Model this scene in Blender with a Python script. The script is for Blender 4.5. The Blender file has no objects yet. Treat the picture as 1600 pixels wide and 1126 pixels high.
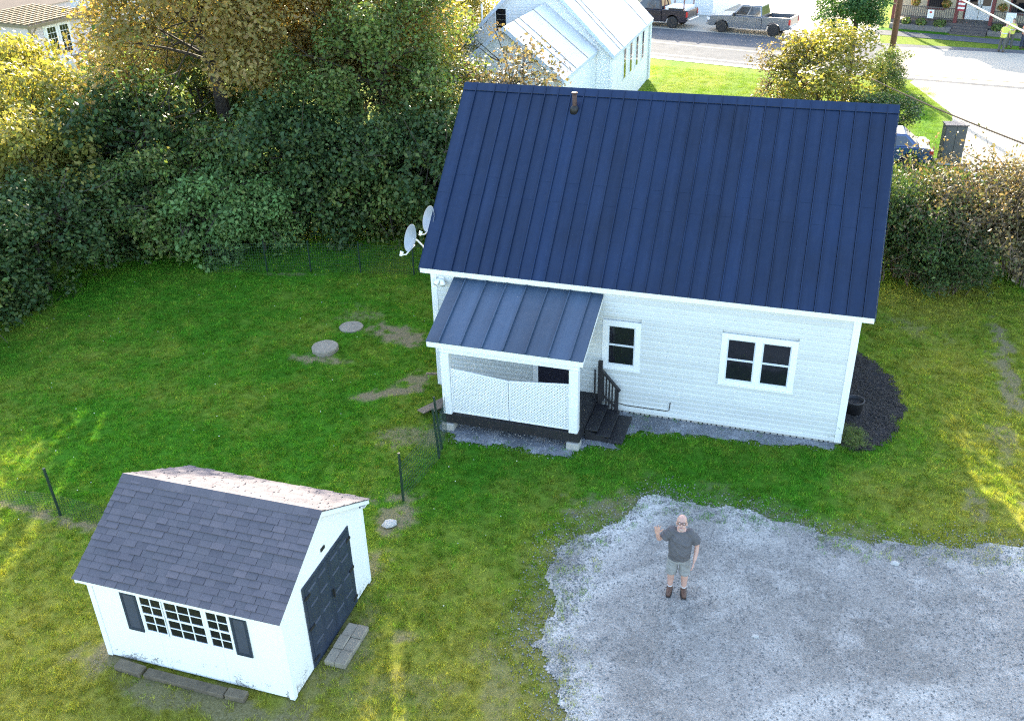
import bpy, bmesh, math, random
import numpy as np
from mathutils import Vector, Matrix
PI = math.pi
rad = math.radians
scene = bpy.context.scene
COL = scene.collection

# ------------------------------------------------------------------ camera
CAM = Vector((8.6145, -19.7462, 12.6378)); YAW, PITCH, ROLL, FOC = -0.3235, 0.5082, -0.0254, 1488.8
_f = Vector((math.sin(YAW)*math.cos(PITCH), math.cos(YAW)*math.cos(PITCH), -math.sin(PITCH)))
_r0 = Vector((math.cos(YAW), -math.sin(YAW), 0)); _u0 = _r0.cross(_f)
_r = _r0*math.cos(ROLL) + _u0*math.sin(ROLL); _u = -_r0*math.sin(ROLL) + _u0*math.cos(ROLL)
cd = bpy.data.cameras.new('camera'); cam = bpy.data.objects.new('camera', cd); COL.objects.link(cam)
cd.sensor_width = 36; cd.lens = FOC/1600*36; cd.clip_end = 3000
cam.matrix_world = Matrix(((_r.x, _u.x, -_f.x, CAM.x), (_r.y, _u.y, -_f.y, CAM.y), (_r.z, _u.z, -_f.z, CAM.z), (0, 0, 0, 1)))
scene.camera = cam

# ------------------------------------------------------------------ sky, sun, exposure
SUN_AZ, SUN_EL = rad(-19.5), rad(19.5)
world = bpy.data.worlds.new('World'); scene.world = world; world.use_nodes = True
_n = world.node_tree; _sk = _n.nodes.new('ShaderNodeTexSky'); _sk.sky_type = 'NISHITA'; _sk.sun_disc = False
_sk.sun_elevation = SUN_EL; _sk.sun_rotation = SUN_AZ; _sk.ozone_density = 0.5; _sk.dust_density = 1.6; _sk.air_density = .9
_n.links.new(_sk.outputs[0], _n.nodes['Background'].inputs[0]); _n.nodes['Background'].inputs[1].default_value = 0.13
sl = bpy.data.lights.new('sun', 'SUN'); sun = bpy.data.objects.new('sun', sl); COL.objects.link(sun)
sl.energy = 3.7; sl.angle = rad(0.5); sl.color = (1, 0.88, 0.66)
_sd = Vector((math.sin(SUN_AZ)*math.cos(SUN_EL), math.cos(SUN_AZ)*math.cos(SUN_EL), math.sin(SUN_EL)))
sun.rotation_euler = _sd.to_track_quat('Z', 'Y').to_euler()
vs = scene.view_settings; vs.view_transform = 'Standard'; vs.look = 'None'; vs.gamma = 1; vs.use_curve_mapping = False
vs.exposure = 2.92
scene.cycles.max_bounces = 6; scene.cycles.diffuse_bounces = 3; scene.cycles.glossy_bounces = 3
scene.cycles.transmission_bounces = 4; scene.cycles.transparent_max_bounces = 8
scene.cycles.sample_clamp_indirect = 4
scene.cycles.use_denoising = False; scene.cycles.filter_width = 1.15


# ------------------------------------------------------------------ helpers
def tag(o, label=None, cat=None, group=None, kind=None):
    if label: o['label'] = label
    if cat: o['category'] = cat
    if group: o['group'] = group
    if kind: o['kind'] = kind
    return o

def thing(name, label, cat, loc=(0, 0, 0), rz=0, group=None):
    o = bpy.data.objects.new(name, None); COL.objects.link(o); o.location = loc; o.rotation_euler = (0, 0, rz)
    o.empty_display_size = .2
    return tag(o, label, cat, group)

def link(name, me, mat=None, parent=None, smooth=False):
    o = bpy.data.objects.new(name, me); COL.objects.link(o)
    if mat is not None and not me.materials: me.materials.append(mat)
    if parent is not None: o.parent = parent
    if smooth:
        me.polygons.foreach_set('use_smooth', np.ones(len(me.polygons), dtype=bool))
    return o

def copy_tree(o, parent=None):
    c = o.copy(); COL.objects.link(c); c.parent = parent
    for ch in list(o.children): copy_tree(ch, c)
    return c

class MB:
    def __init__(s): s.v = []; s.f = []
    def add(s, vs_, fs_):
        b = len(s.v); s.v += [tuple(p) for p in vs_]; s.f += [tuple(i+b for i in q) for q in fs_]; return s
    def box(s, x0, x1, y0, y1, z0, z1):
        return s.add([(x0, y0, z0), (x1, y0, z0), (x1, y1, z0), (x0, y1, z0), (x0, y0, z1), (x1, y0, z1), (x1, y1, z1), (x0, y1, z1)],
                     [(3, 2, 1, 0), (4, 5, 6, 7), (0, 1, 5, 4), (1, 2, 6, 5), (2, 3, 7, 6), (3, 0, 4, 7)])
    def hexa(s, p):      # 8 points: bottom ring then top ring
        return s.add(p, [(3, 2, 1, 0), (4, 5, 6, 7), (0, 1, 5, 4), (1, 2, 6, 5), (2, 3, 7, 6), (3, 0, 4, 7)])
    def prism(s, poly, d):
        n = len(poly); d = Vector(d); P = [Vector(p) for p in poly]
        return s.add(P + [p+d for p in P], [tuple(range(n))[::-1], tuple(range(n, 2*n))] + [(i, (i+1) % n, n+(i+1) % n, n+i) for i in range(n)])
    def beam(s, a, b, w, h, up=(0, 0, 1)):   # square section bar from a to b
        a = Vector(a); b = Vector(b); d = (b-a).normalized(); up = Vector(up)
        sd = d.cross(up)
        if sd.length < 1e-4: sd = d.cross(Vector((1, 0, 0)))
        sd.normalize(); u = sd.cross(d)
        q = [sd*(-w/2)+u*(-h/2), sd*(w/2)+u*(-h/2), sd*(w/2)+u*(h/2), sd*(-w/2)+u*(h/2)]
        return s.hexa([a+k for k in q] + [b+k for k in q])
    def tube(s, pts, rs, n=8, cap=True):
        P = [Vector(p) for p in pts]
        if not hasattr(rs, '__len__'): rs = [rs]*len(P)
        base = len(s.v); prev = None
        for i, p in enumerate(P):
            t = (P[min(i+1, len(P)-1)]-P[max(i-1, 0)]).normalized()
            ref = prev if prev is not None else (Vector((1, 0, 0)) if abs(t.x) < .8 else Vector((0, 1, 0)))
            a = (ref - t*ref.dot(t)).normalized(); b = t.cross(a); prev = a
            for k in range(n):
                g = 2*PI*k/n; q = p + (a*math.cos(g)+b*math.sin(g))*rs[i]; s.v.append(tuple(q))
        for i in range(len(P)-1):
            for k in range(n):
                s.f.append((base+i*n+k, base+i*n+(k+1) % n, base+(i+1)*n+(k+1) % n, base+(i+1)*n+k))
        if cap:
            s.f.append(tuple(base+k for k in range(n))[::-1]); s.f.append(tuple(base+(len(P)-1)*n+k for k in range(n)))
        return s
    def lathe(s, prof, n=16, c=(0, 0, 0), axis='z'):
        base = len(s.v)
        for r, h in prof:
            for k in range(n):
                g = 2*PI*k/n; a, b = r*math.cos(g), r*math.sin(g)
                p = {'z': (a, b, h), 'y': (a, h, b), 'x': (h, a, b)}[axis]
                s.v.append((c[0]+p[0], c[1]+p[1], c[2]+p[2]))
        for i in range(len(prof)-1):
            for k in range(n):
                s.f.append((base+i*n+k, base+i*n+(k+1) % n, base+(i+1)*n+(k+1) % n, base+(i+1)*n+k))
        s.f.append(tuple(base+k for k in range(n))[::-1]); s.f.append(tuple(base+(len(prof)-1)*n+k for k in range(n)))
        return s
    def ball(s, c, r, n=12, m=8):
        r = (r, r, r) if not hasattr(r, '__len__') else r
        base = len(s.v)
        for i in range(1, m):
            t = PI*i/m
            for k in range(n):
                g = 2*PI*k/n
                s.v.append((c[0]+r[0]*math.sin(t)*math.cos(g), c[1]+r[1]*math.sin(t)*math.sin(g), c[2]+r[2]*math.cos(t)))
        s.v.append((c[0], c[1], c[2]+r[2])); s.v.append((c[0], c[1], c[2]-r[2])); tp = len(s.v)-2
        for i in range(m-2):
            for k in range(n):
                s.f.append((base+i*n+k, base+(i+1)*n+k, base+(i+1)*n+(k+1) % n, base+i*n+(k+1) % n))
        for k in range(n):
            s.f.append((tp, base+k, base+(k+1) % n)); s.f.append((tp+1, base+(m-2)*n+(k+1) % n, base+(m-2)*n+k))
        return s
    def mesh(s, name):
        me = bpy.data.meshes.new(name); me.from_pydata(s.v, [], s.f); me.update(); return me
    def build(s, name, mat, parent=None, smooth=False, bevel=0, normals=True):
        me = s.mesh(name)
        if normals or bevel:
            bm = bmesh.new(); bm.from_mesh(me)
            bmesh.ops.recalc_face_normals(bm, faces=bm.faces)
            if bevel: bmesh.ops.bevel(bm, geom=list(bm.edges), offset=bevel, segments=1, affect='EDGES', profile=.5)
            bm.to_mesh(me); bm.free()
        return link(name, me, mat, parent, smooth)

def mesh_np(name, V, F):
    V = np.asarray(V, dtype=np.float32); F = np.asarray(F, dtype=np.int32); k = F.shape[1]
    me = bpy.data.meshes.new(name); me.vertices.add(len(V)); me.vertices.foreach_set('co', V.ravel())
    me.loops.add(F.size); me.loops.foreach_set('vertex_index', F.ravel())
    me.polygons.add(len(F)); me.polygons.foreach_set('loop_start', np.arange(len(F), dtype=np.int32)*k)
    me.update(calc_edges=True); return me

# numpy value noise
_rng = np.random.default_rng(5); _tab = _rng.random((256, 256))
def vnoise(x, y):
    xi = np.floor(x).astype(int); yi = np.floor(y).astype(int); fx = x-xi; fy = y-yi
    fx = fx*fx*(3-2*fx); fy = fy*fy*(3-2*fy)
    g = lambda a, b: _tab[a % 256, b % 256]
    return (g(xi, yi)*(1-fx)+g(xi+1, yi)*fx)*(1-fy)+(g(xi, yi+1)*(1-fx)+g(xi+1, yi+1)*fx)*fy
def fbm(x, y, s=1., o=4):
    r = 0; a = .5; t = 0
    for i in range(o): r = r+a*vnoise(x*s+17.3*i, y*s+9.1*i); t += a; a *= .55; s *= 2.03
    return r/t
def sstep(a, b, x): t = np.clip((x-a)/(b-a), 0, 1); return t*t*(3-2*t)

# ------------------------------------------------------------------ materials
def nodes(name):
    m = bpy.data.materials.new(name); m.use_nodes = True; nt = m.node_tree
    return m, nt, nt.nodes['Principled BSDF'], (lambda a, b: nt.links.new(a, b))
def N(nt, t, **kw):
    n = nt.nodes.new(t)
    for k, v in kw.items(): setattr(n, k, v)
    return n
def mixc(nt, fac, a, b, blend='MIX'):
    n = nt.nodes.new('ShaderNodeMix'); n.data_type = 'RGBA'; n.blend_type = blend
    for i, v in ((0, fac), (6, a), (7, b)):
        if hasattr(v, 'is_linked') or hasattr(v, 'links'): nt.links.new(v, n.inputs[i])
        else: n.inputs[i].default_value = (*v, 1) if (i > 0 and len(v) == 3) else v
    return n.outputs[2]
def noise(nt, scale, detail=4, rough=.55, vec=None, dist=0):
    n = nt.nodes.new('ShaderNodeTexNoise'); n.inputs['Scale'].default_value = scale; n.inputs['Detail'].default_value = detail
    n.inputs['Roughness'].default_value = rough; n.inputs['Distortion'].default_value = dist
    if vec is not None: nt.links.new(vec, n.inputs['Vector'])
    return n.outputs[0]
def ramp(nt, v, pts):
    n = nt.nodes.new('ShaderNodeValToRGB'); e = n.color_ramp.elements
    while len(e) < len(pts): e.new(.5)
    for q, (p, c) in zip(e, pts): q.position = p; q.color = (c, c, c, 1) if not hasattr(c, '__len__') else (*c, 1)
    nt.links.new(v, n.inputs[0]); return n.outputs[0]
def coords(nt, kind='Object'):
    return nt.nodes.new('ShaderNodeTexCoord').outputs[kind]
def bump(nt, h, strength, dist, bs):
    n = nt.nodes.new('ShaderNodeBump'); n.inputs['Strength'].default_value = strength; n.inputs['Distance'].default_value = dist
    nt.links.new(h, n.inputs['Height']); nt.links.new(n.outputs[0], bs.inputs['Normal'])
def mat(name, col, rough=.6, metal=0., var=.18, vs=3., bmp=.0, bs_=30., spec=.5, objvar=0., tint=None, streak=False):
    m, nt, b, L = nodes(name); co = coords(nt)
    if streak:
        mp = N(nt, 'ShaderNodeMapping'); mp.inputs['Scale'].default_value = streak; L(co, mp.inputs[0]); co = mp.outputs[0]
    n1 = noise(nt, vs, 5, .6, co); f = ramp(nt, n1, [(.3, 0.), (.72, 1.)])
    dk = tuple(c*(1-var) for c in col) if tint is None else tint
    c = mixc(nt, f, col, dk)
    if objvar:
        oi = N(nt, 'ShaderNodeObjectInfo'); r = ramp(nt, oi.outputs['Random'], [(0, 1-objvar), (1, 1+objvar)])
        c = mixc(nt, 1., c, r, 'MULTIPLY')
    L(c, b.inputs['Base Color']); b.inputs['Roughness'].default_value = rough; b.inputs['Metallic'].default_value = metal
    b.inputs['Specular IOR Level'].default_value = spec
    if bmp: bump(nt, noise(nt, bs_, 4, .6, co), bmp, .01, b)
    return m

def leafmat(name, cols, transl=.35, rough=.5):
    m, nt, b, L = nodes(name); g = N(nt, 'ShaderNodeNewGeometry')
    n = nt.nodes.new('ShaderNodeValToRGB'); e = n.color_ramp.elements
    while len(e) < len(cols): e.new(.5)
    for i, (q, c) in enumerate(zip(e, cols)): q.position = i/(len(cols)-1); q.color = (*c, 1)
    L(g.outputs['Random Per Island'], n.inputs[0])
    cl = ramp(nt, noise(nt, .9, 3, .6, coords(nt)), [(.3, .6), (.7, 1.25)])
    c = mixc(nt, 1., n.outputs[0], cl, 'MULTIPLY')
    L(c, b.inputs['Base Color']); b.inputs['Roughness'].default_value = rough; b.inputs['Specular IOR Level'].default_value = .25
    tr = N(nt, 'ShaderNodeBsdfTranslucent'); c2 = mixc(nt, 1., c, (1.5, 1.35, .7), 'MULTIPLY'); L(c2, tr.inputs[0])
    mx = N(nt, 'ShaderNodeMixShader'); mx.inputs[0].default_value = transl
    L(b.outputs[0], mx.inputs[1]); L(tr.outputs[0], mx.inputs[2]); L(mx.outputs[0], nt.nodes['Material Output'].inputs[0])
    return m

M = {}
M['siding'] = mat('white_vinyl', (.605, .62, .595), .45, var=.08, vs=.8, objvar=.05, streak=(1, 1, 3))
M['trim'] = mat('white_trim', (.78, .79, .78), .4, var=.05, vs=2)
M['shedwhite'] = None
M['pane'] = mat('dark_pane', (.012, .013, .018), .06, var=.3, spec=.6)
M['sash'] = mat('sash_vinyl', (.62, .66, .68), .35, var=.05)
M['darkwood'] = mat('black_stain', (.018, .017, .02), .55, var=.4, vs=5, bmp=.3, bs_=40)
M['concrete'] = mat('concrete', (.42, .40, .36), .85, var=.3, vs=6, bmp=.5, bs_=60)
M['paver'] = mat('paver', (.33, .29, .22), .9, var=.3, vs=5, bmp=.6, bs_=50, objvar=.15)
M['timber'] = mat('weathered_block', (.17, .135, .09), .9, var=.45, vs=7, bmp=.7, bs_=40, objvar=.12)
M['greenpost'] = mat('green_post', (.012, .035, .022), .5, var=.3, vs=8)
M['wire'] = mat('green_wire', (.02, .05, .03), .5, var=.2)
M['bark'] = mat('bark', (.075, .058, .043), .9, var=.45, vs=9, bmp=.8, bs_=25, streak=(1, 1, .3))
M['twig'] = mat('twig', (.15, .11, .08), .85, var=.4, vs=6)
M['dishgrey'] = mat('dish_grey', (.30, .325, .36), .4, var=.15)
M['metalgrey'] = mat('galvanised', (.5, .51, .52), .4, .6, var=.2)
M['plank'] = mat('old_plank', (.22, .17, .12), .85, var=.4, vs=4, bmp=.5, streak=(1, 6, 6), objvar=.2)
M['black'] = mat('black_rubber', (.015, .015, .016), .6, var=.3)
M['stone'] = mat('pale_stone', (.5, .48, .44), .85, var=.3, vs=9, bmp=.6, bs_=25)
M['rust'] = mat('rusty_pipe', (.10, .05, .035), .7, var=.5, vs=12)
M['pole'] = mat('utility_pole', (.13, .065, .035), .85, var=.4, vs=5, bmp=.6, streak=(3, 3, .25))
M['cable'] = mat('cable', (.06, .055, .05), 1., var=.2, spec=0.)

def roofmat(name, col, rough):
    m, nt, b, L = nodes(name); co = coords(nt)
    f = ramp(nt, noise(nt, .55, 4, .6, co), [(.3, 0.), (.7, 1.)])
    c = mixc(nt, f, col, tuple(k*.62 for k in col))
    mp = N(nt, 'ShaderNodeMapping'); mp.inputs['Scale'].default_value = (5, .35, .35); L(co, mp.inputs[0]); c = mixc(nt, ramp(nt, noise(nt, 1.0, 4, .65, mp.outputs[0]), [(.45, 0.), (.8, .5)]), c, tuple(k*1.15+.012 for k in col))
    oi = N(nt, 'ShaderNodeObjectInfo'); c = mixc(nt, 1., c, ramp(nt, oi.outputs['Random'], [(0, .82), (1, 1.15)]), 'MULTIPLY')
    sp = ramp(nt, noise(nt, 26, 3, .6, co), [(.74, 0.), (.79, .6)])          # lichen and bird specks
    c = mixc(nt, sp, c, tuple(min(1, k*1.5+.02) for k in col))
    L(c, b.inputs['Base Color'])
    r = ramp(nt, noise(nt, 7, 4, .6, co), [(.3, rough-.07), (.7, rough+.1)]); L(r, b.inputs['Roughness'])
    b.inputs['Specular IOR Level'].default_value = .45
    bump(nt, noise(nt, 1.6, 3, .5, co), .5, .03, b)
    return m
M['roof'] = roofmat('charcoal_blue_metal', (.007, .022, .066), .31)
M['porchroof'] = roofmat('slate_metal', (.042, .075, .125), .40)

def shed_paint():
    m, nt, b, L = nodes('shed_white_paint'); co = coords(nt)
    sx = N(nt, 'ShaderNodeSeparateXYZ'); L(co, sx.inputs[0])
    h = N(nt, 'ShaderNodeMapRange'); L(sx.outputs[2], h.inputs[0]); h.inputs[1].default_value = .05; h.inputs[2].default_value = .62
    h.inputs[3].default_value = 1; h.inputs[4].default_value = 0
    n1 = noise(nt, 30, 5, .75, co); n2 = noise(nt, 3.2, 4, .6, co)
    mm = N(nt, 'ShaderNodeMath', operation='MULTIPLY'); L(h.outputs[0], mm.inputs[0]); L(ramp(nt, n2, [(.38, .15), (.62, 1.)]), mm.inputs[1])
    ad = N(nt, 'ShaderNodeMath', operation='MULTIPLY_ADD'); L(mm.outputs[0], ad.inputs[0]); ad.inputs[1].default_value = .30; L(n1, ad.inputs[2])
    f = ramp(nt, ad.outputs[0], [(.70, 0.), (.80, .8)])          # splashed mud specks towards the sill
    c = mixc(nt, f, (.86, .85, .82), (.13, .115, .10))
    L(c, b.inputs['Base Color']); b.inputs['Roughness'].default_value = .5
    bump(nt, noise(nt, 14, 3, .5, co), .15, .01, b)
    return m
M['shedwhite'] = shed_paint()

def shingle_mat():
    m, nt, b, L = nodes('asphalt_shingle'); co = coords(nt)
    oi = N(nt, 'ShaderNodeObjectInfo'); g = N(nt, 'ShaderNodeNewGeometry')
    ad = N(nt, 'ShaderNodeMath', operation='ADD'); L(oi.outputs['Random'], ad.inputs[0]); L(g.outputs['Random Per Island'], ad.inputs[1])
    fr = N(nt, 'ShaderNodeMath', operation='FRACT'); L(ad.outputs[0], fr.inputs[0])
    n = nt.nodes.new('ShaderNodeValToRGB'); e = n.color_ramp.elements; e.new(.35); e.new(.7)
    for q, c in zip(e, [(.10, .094, .108), (.13, .12, .135), (.108, .103, .116), (.145, .13, .143)]): q.color = (*c, 1)
    L(fr.outputs[0], n.inputs[0])
    gr = ramp(nt, noise(nt, 90, 3, .7, co), [(.3, .7), (.75, 1.35)])
    L(mixc(nt, 1., n.outputs[0], gr, 'MULTIPLY'), b.inputs['Base Color']); b.inputs['Roughness'].default_value = .95
    b.inputs['Specular IOR Level'].default_value = .12
    bump(nt, noise(nt, 120, 2, .6, co), .4, .004, b); return m
M['shingle'] = shingle_mat()
M['slate_paint'] = mat('slate_blue_paint', (.028, .04, .065), .5, var=.25, vs=6, objvar=.08)

# ------------------------------------------------------------------ masks of the ground
PX = np.array([(5.88, -9.44), (5.29, -8.55), (4.84, -7.59), (4.80, -6.71), (4.79, -5.41), (5.21, -4.44), (5.78, -3.61), (6.04, -3.19), (7.12, -3.04), (8.6, -3.19),
               (10.26, -3.4), (11.71, -3.28), (13.48, -2.96), (16, -2.9), (22, -2.9), (22, -16), (5.5, -16), (6.0, -11)])
def poly_sd(x, y, P):       # signed distance to a polygon, positive inside
    d = np.full(x.shape, 1e9); ins = np.zeros(x.shape, bool); n = len(P)
    for i in range(n):
        (ax, ay), (bx, by) = P[i], P[(i+1) % n]
        ex, ey = bx-ax, by-ay; t = np.clip(((x-ax)*ex+(y-ay)*ey)/(ex*ex+ey*ey), 0, 1)
        d = np.minimum(d, np.hypot(x-ax-t*ex, y-ay-t*ey))
        c = ((ay > y) != (by > y)) & (x < (bx-ax)*(y-ay)/((by-ay) if by != ay else 1e-9)+ax); ins ^= c
    return np.where(ins, d, -d)
def gravel_sd(x, y): return poly_sd(x, y, PX) + (fbm(x, y, 1.1, 4)-.5)*.9 + (fbm(x, y, 6, 2)-.5)*.16
STRIP = np.array([(.6, -1.3), (.75, -1.95), (1.4, -2.3), (2.8, -2.25), (4.05, -2.3), (4.4, -1.75), (4.9, -1.6), (5.2, -.85), (6.9, -.55), (7.9, -.5), (9.9, -.2), (9.9, .1), (.6, .1)])
def strip_sd(x, y): return poly_sd(x, y, STRIP)*1.0 + (fbm(x, y, 2.5, 4)-.5)*.5
MUL = np.array([(9.9, 5.2), (10.45, 4.6), (11.15, 3.6), (11.42, 2.0), (11.05, .45), (10.3, -.3), (9.9, -.1)])
def mulch_sd(x, y): return poly_sd(x, y, MUL) + (fbm(x+5, y, 2.2, 4)-.5)*.4
# bare or thin patches: x, y, rx, ry, angle, strength
BARE = [(-2.05, 2.3, 1.0, .42, -.1, 1.), (-1.1, -.65, .85, .25, .55, 1.1), (-.6, .15, .35, .4, 0, .9), (0, -2.5, .7, .4, .6, .7), (.7, -2.2, .6, .5, 0, .75), (-3.85, .35, .75, .28, .1, .9),
        (-3.9, 3.35, .8, .5, -.2, .5), (12.78, -1.9, .3, .6, 0, .75), (14.1, 6.6, .25, .9, 0, .9), (14.0, 4.6, .3, 1.2, .1, .85), (14.0, 3.0, .25, .8, 0, .85), (13.6, 1.3, .3, 1.0, 0, .6), (14.4, -1.8, .9, .5, 0, .8),
        (-2.15, -10.5, .6, .35, 0, .9), (.0, -10.75, 2.2, .25, .02, .8), (1.25, -7.0, .35, .5, .2, .7), (1.1, -5.4, .3, .6, 0, .9), (1.0, -4.75, .5, .25, .3, .9), (2.6, -8.5, .2, .2, 0, .8),
        (5.3, -3.75, .8, .4, .3, .75), (4.6, -8.9, .5, .9, .3, .5), (-6.4, -7.42, 2.2, .13, -.04, .9), (-7.6, 5.3, 1.2, .12, .25, .6), (1.6, -10.6, .5, .3, 0, .6), (1.75, -9.0, .7, 1.1, 0, .55), (11.9, 6.6, .8, .4, -.5, .4), (3.0,-9.7,1.2,.5,.2,.35)]
def bare_mask(x, y):
    m = np.zeros(x.shape); n1 = fbm(x, y, 1.7, 4); n2 = fbm(x+31, y+7, 5, 3)
    for a, b, rx, ry, g, s in BARE:
        dx, dy = x-a, y-b; u = (dx*math.cos(g)+dy*math.sin(g))/rx; v = (-dx*math.sin(g)+dy*math.cos(g))/ry
        d = np.sqrt(u*u+v*v) + (n1-.5)*2.0 + (n2-.5)*1.8
        m = np.maximum(m, s*sstep(1.25, .55, d))
    m = np.maximum(m, sstep(-.75, .1, poly_sd(x, y, PX)+(n1-.5)*1.6)*(.25+.6*n2)*.85)
    return np.clip(m, 0, 1)
def dry_mask(x, y):
    g = sstep(-4.5, -10.5, y - .10*(x)) * .80 + sstep(8.5, 13, x)*.62*sstep(14, 8, y) + sstep(14, 26, y)*.25
    n = fbm(x, y, .45, 4); n2 = fbm(x+40, y+3, 1.6, 3)
    return np.clip(g + (n-.5)*.85 + (n2-.5)*.45 + .12, 0, 1)

# ------------------------------------------------------------------ ground sheet
def axis_lines(lo, hi, st, far):
    a = np.arange(lo, hi+1e-6, st); k = np.geomspace(1, far, 26)
    return np.concatenate([(lo-k)[::-1], a, hi+k])
gx = axis_lines(-15, 18, .11, 900); gy = axis_lines(-13, 13, .11, 1200)
XX, YY = np.meshgrid(gx, gy); nx, ny = len(gx), len(gy)
ids = np.arange(nx*ny).reshape(ny, nx)
Fq = np.stack([ids[:-1, :-1], ids[:-1, 1:], ids[1:, 1:], ids[1:, :-1]], -1).reshape(-1, 4)
me = mesh_np('ground', np.stack([XX, YY, np.zeros_like(XX)], -1).reshape(-1, 3), Fq)
for nm, fn in (('bare', bare_mask), ('dry', dry_mask)):
    at = me.attributes.new(nm, 'FLOAT', 'POINT'); at.data.foreach_set('value', fn(XX.ravel(), YY.ravel()).astype(np.float32))
def ground_mat():
    m, nt, b, L = nodes('lawn_soil'); co = coords(nt)
    A = lambda n: (lambda q: (setattr(q, 'attribute_name', n), q.outputs['Fac'])[1])(N(nt, 'ShaderNodeAttribute'))
    g = mixc(nt, A('dry'), (.046, .145, .011), (.235, .225, .040))
    g = mixc(nt, 1., g, ramp(nt, noise(nt, 5, 6, .7, co), [(.25, .55), (.75, 1.4)]), 'MULTIPLY')
    g = mixc(nt, 1., g, ramp(nt, noise(nt, 60, 3, .7, co), [(.25, .5), (.75, 1.5)]), 'MULTIPLY')
    d = mixc(nt, ramp(nt, noise(nt, 20, 5, .7, co), [(.35, 0.), (.65, 1.)]), (.13, .11, .055), (.25, .21, .13))
    c = mixc(nt, A('bare'), g, d); L(c, b.inputs['Base Color']); b.inputs['Roughness'].default_value = .95
    b.inputs['Specular IOR Level'].default_value = .03
    bump(nt, noise(nt, 45, 4, .7, co), .6, .03, b); return m
tag(link('ground', me, ground_mat()), 'green lawn with thin dry patches around the house and shed', None, kind='structure')

def masked_sheet(name, fn, x0, x1, y0, y1, st, z, amp, mt, label):
    X, Y = np.meshgrid(np.arange(x0, x1, st), np.arange(y0, y1, st)); k = fn(X, Y) > 0
    n, m_ = X.shape; Z = z + amp*fbm(X, Y, 2.3, 4)
    idx = np.arange(n*m_).reshape(n, m_); q = k[:-1, :-1] & k[:-1, 1:] & k[1:, 1:] & k[1:, :-1]
    F = np.stack([idx[:-1, :-1][q], idx[:-1, 1:][q], idx[1:, 1:][q], idx[1:, :-1][q]], -1)
    used = np.unique(F); mp = np.zeros(n*m_, int); mp[used] = np.arange(len(used))
    V = np.stack([X, Y, Z], -1).reshape(-1, 3)[used]; me = mesh_np(name, V, mp[F])
    if name == 'gravel_driveway':      # pale stone dust lies thickest along the rim and in scattered drifts
        x, y = V[:, 0], V[:, 1]; sd = poly_sd(x, y, PX); du = sstep(1.5, .35, sd)*sstep(.36, .62, fbm(x+3, y, .8, 4))*1.3 
        rr, th = np.hypot(x-17, y+17), np.arctan2(y+17, x-17); du = du*.6 + sstep(.50, .70, fbm(rr*1.15, th*3.2+7, .9, 4))*.55 + sstep(.58, .74, fbm(x, y+20, .35, 3))*.5
        at = me.attributes.new('dust', 'FLOAT', 'POINT'); at.data.foreach_set('value', np.clip(du*(.55+.9*fbm(x, y, 5, 3)), 0, 1).astype(np.float32))
    return tag(link(name, me, mt, smooth=True), label, None, kind='structure')
def gravel_mat(name, c0, c1, c2, edge=False):
    m, nt, b, L = nodes(name); co = coords(nt)
    n1 = noise(nt, .42, 5, .62, co, .6); n2 = noise(nt, 1.7, 5, .65, co, .4)
    c = mixc(nt, ramp(nt, n1, [(.36, 0.), (.66, 1.)]), c0, c1)
    c = mixc(nt, ramp(nt, n2, [(.50, 0.), (.74, .9)]), c, c2)
    if edge:
        A = N(nt, 'ShaderNodeAttribute'); A.attribute_name = 'dust'; c = mixc(nt, A.outputs['Fac'], c, (.47, .45, .41))
    v = N(nt, 'ShaderNodeTexVoronoi'); v.inputs['Scale'].default_value = 38; L(co, v.inputs['Vector'])
    hs = N(nt, 'ShaderNodeSeparateColor'); L(v.outputs['Color'], hs.inputs[0])
    c = mixc(nt, 1., c, ramp(nt, hs.outputs[0], [(0, .78), (1, 1.25)]), 'MULTIPLY')
    c = mixc(nt, 1., c, ramp(nt, noise(nt, 130, 3, .7, co), [(.3, .7), (.7, 1.3)]), 'MULTIPLY')
    L(c, b.inputs['Base Color']); b.inputs['Roughness'].default_value = .9; b.inputs['Specular IOR Level'].default_value = .2
    ad = N(nt, 'ShaderNodeMath', operation='ADD'); L(v.outputs['Distance'], ad.inputs[0]); L(noise(nt, 16, 4, .7, co), ad.inputs[1])
    bump(nt, ad.outputs[0], .7, .02, b); return m
M['gravel'] = gravel_mat('driveway_gravel', (.20, .185, .165), (.285, .268, .245), (.39, .37, .34), True)
M['gravel2'] = gravel_mat('house_gravel', (.13, .14, .15), (.22, .23, .25), (.42, .42, .43))
M['mulch'] = gravel_mat('mulch', (.018, .018, .022), (.04, .037, .036), (.085, .07, .055))
masked_sheet('gravel_driveway', gravel_sd, 3.6, 20, -13.5, -2.2, .05, .006, .02, M['gravel'], 'pale grey gravel parking pad in front of the house')
masked_sheet('gravel_strip', strip_sd, .2, 10.2, -2.9, .09, .05, .006, .02, M['gravel2'], 'dark gravel strip along the front of the house')
masked_sheet('mulch_bed', mulch_sd, 9.4, 12, -.8, 5.6, .05, .006, .03, M['mulch'], 'dark mulch bed beside the right end of the house')

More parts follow.
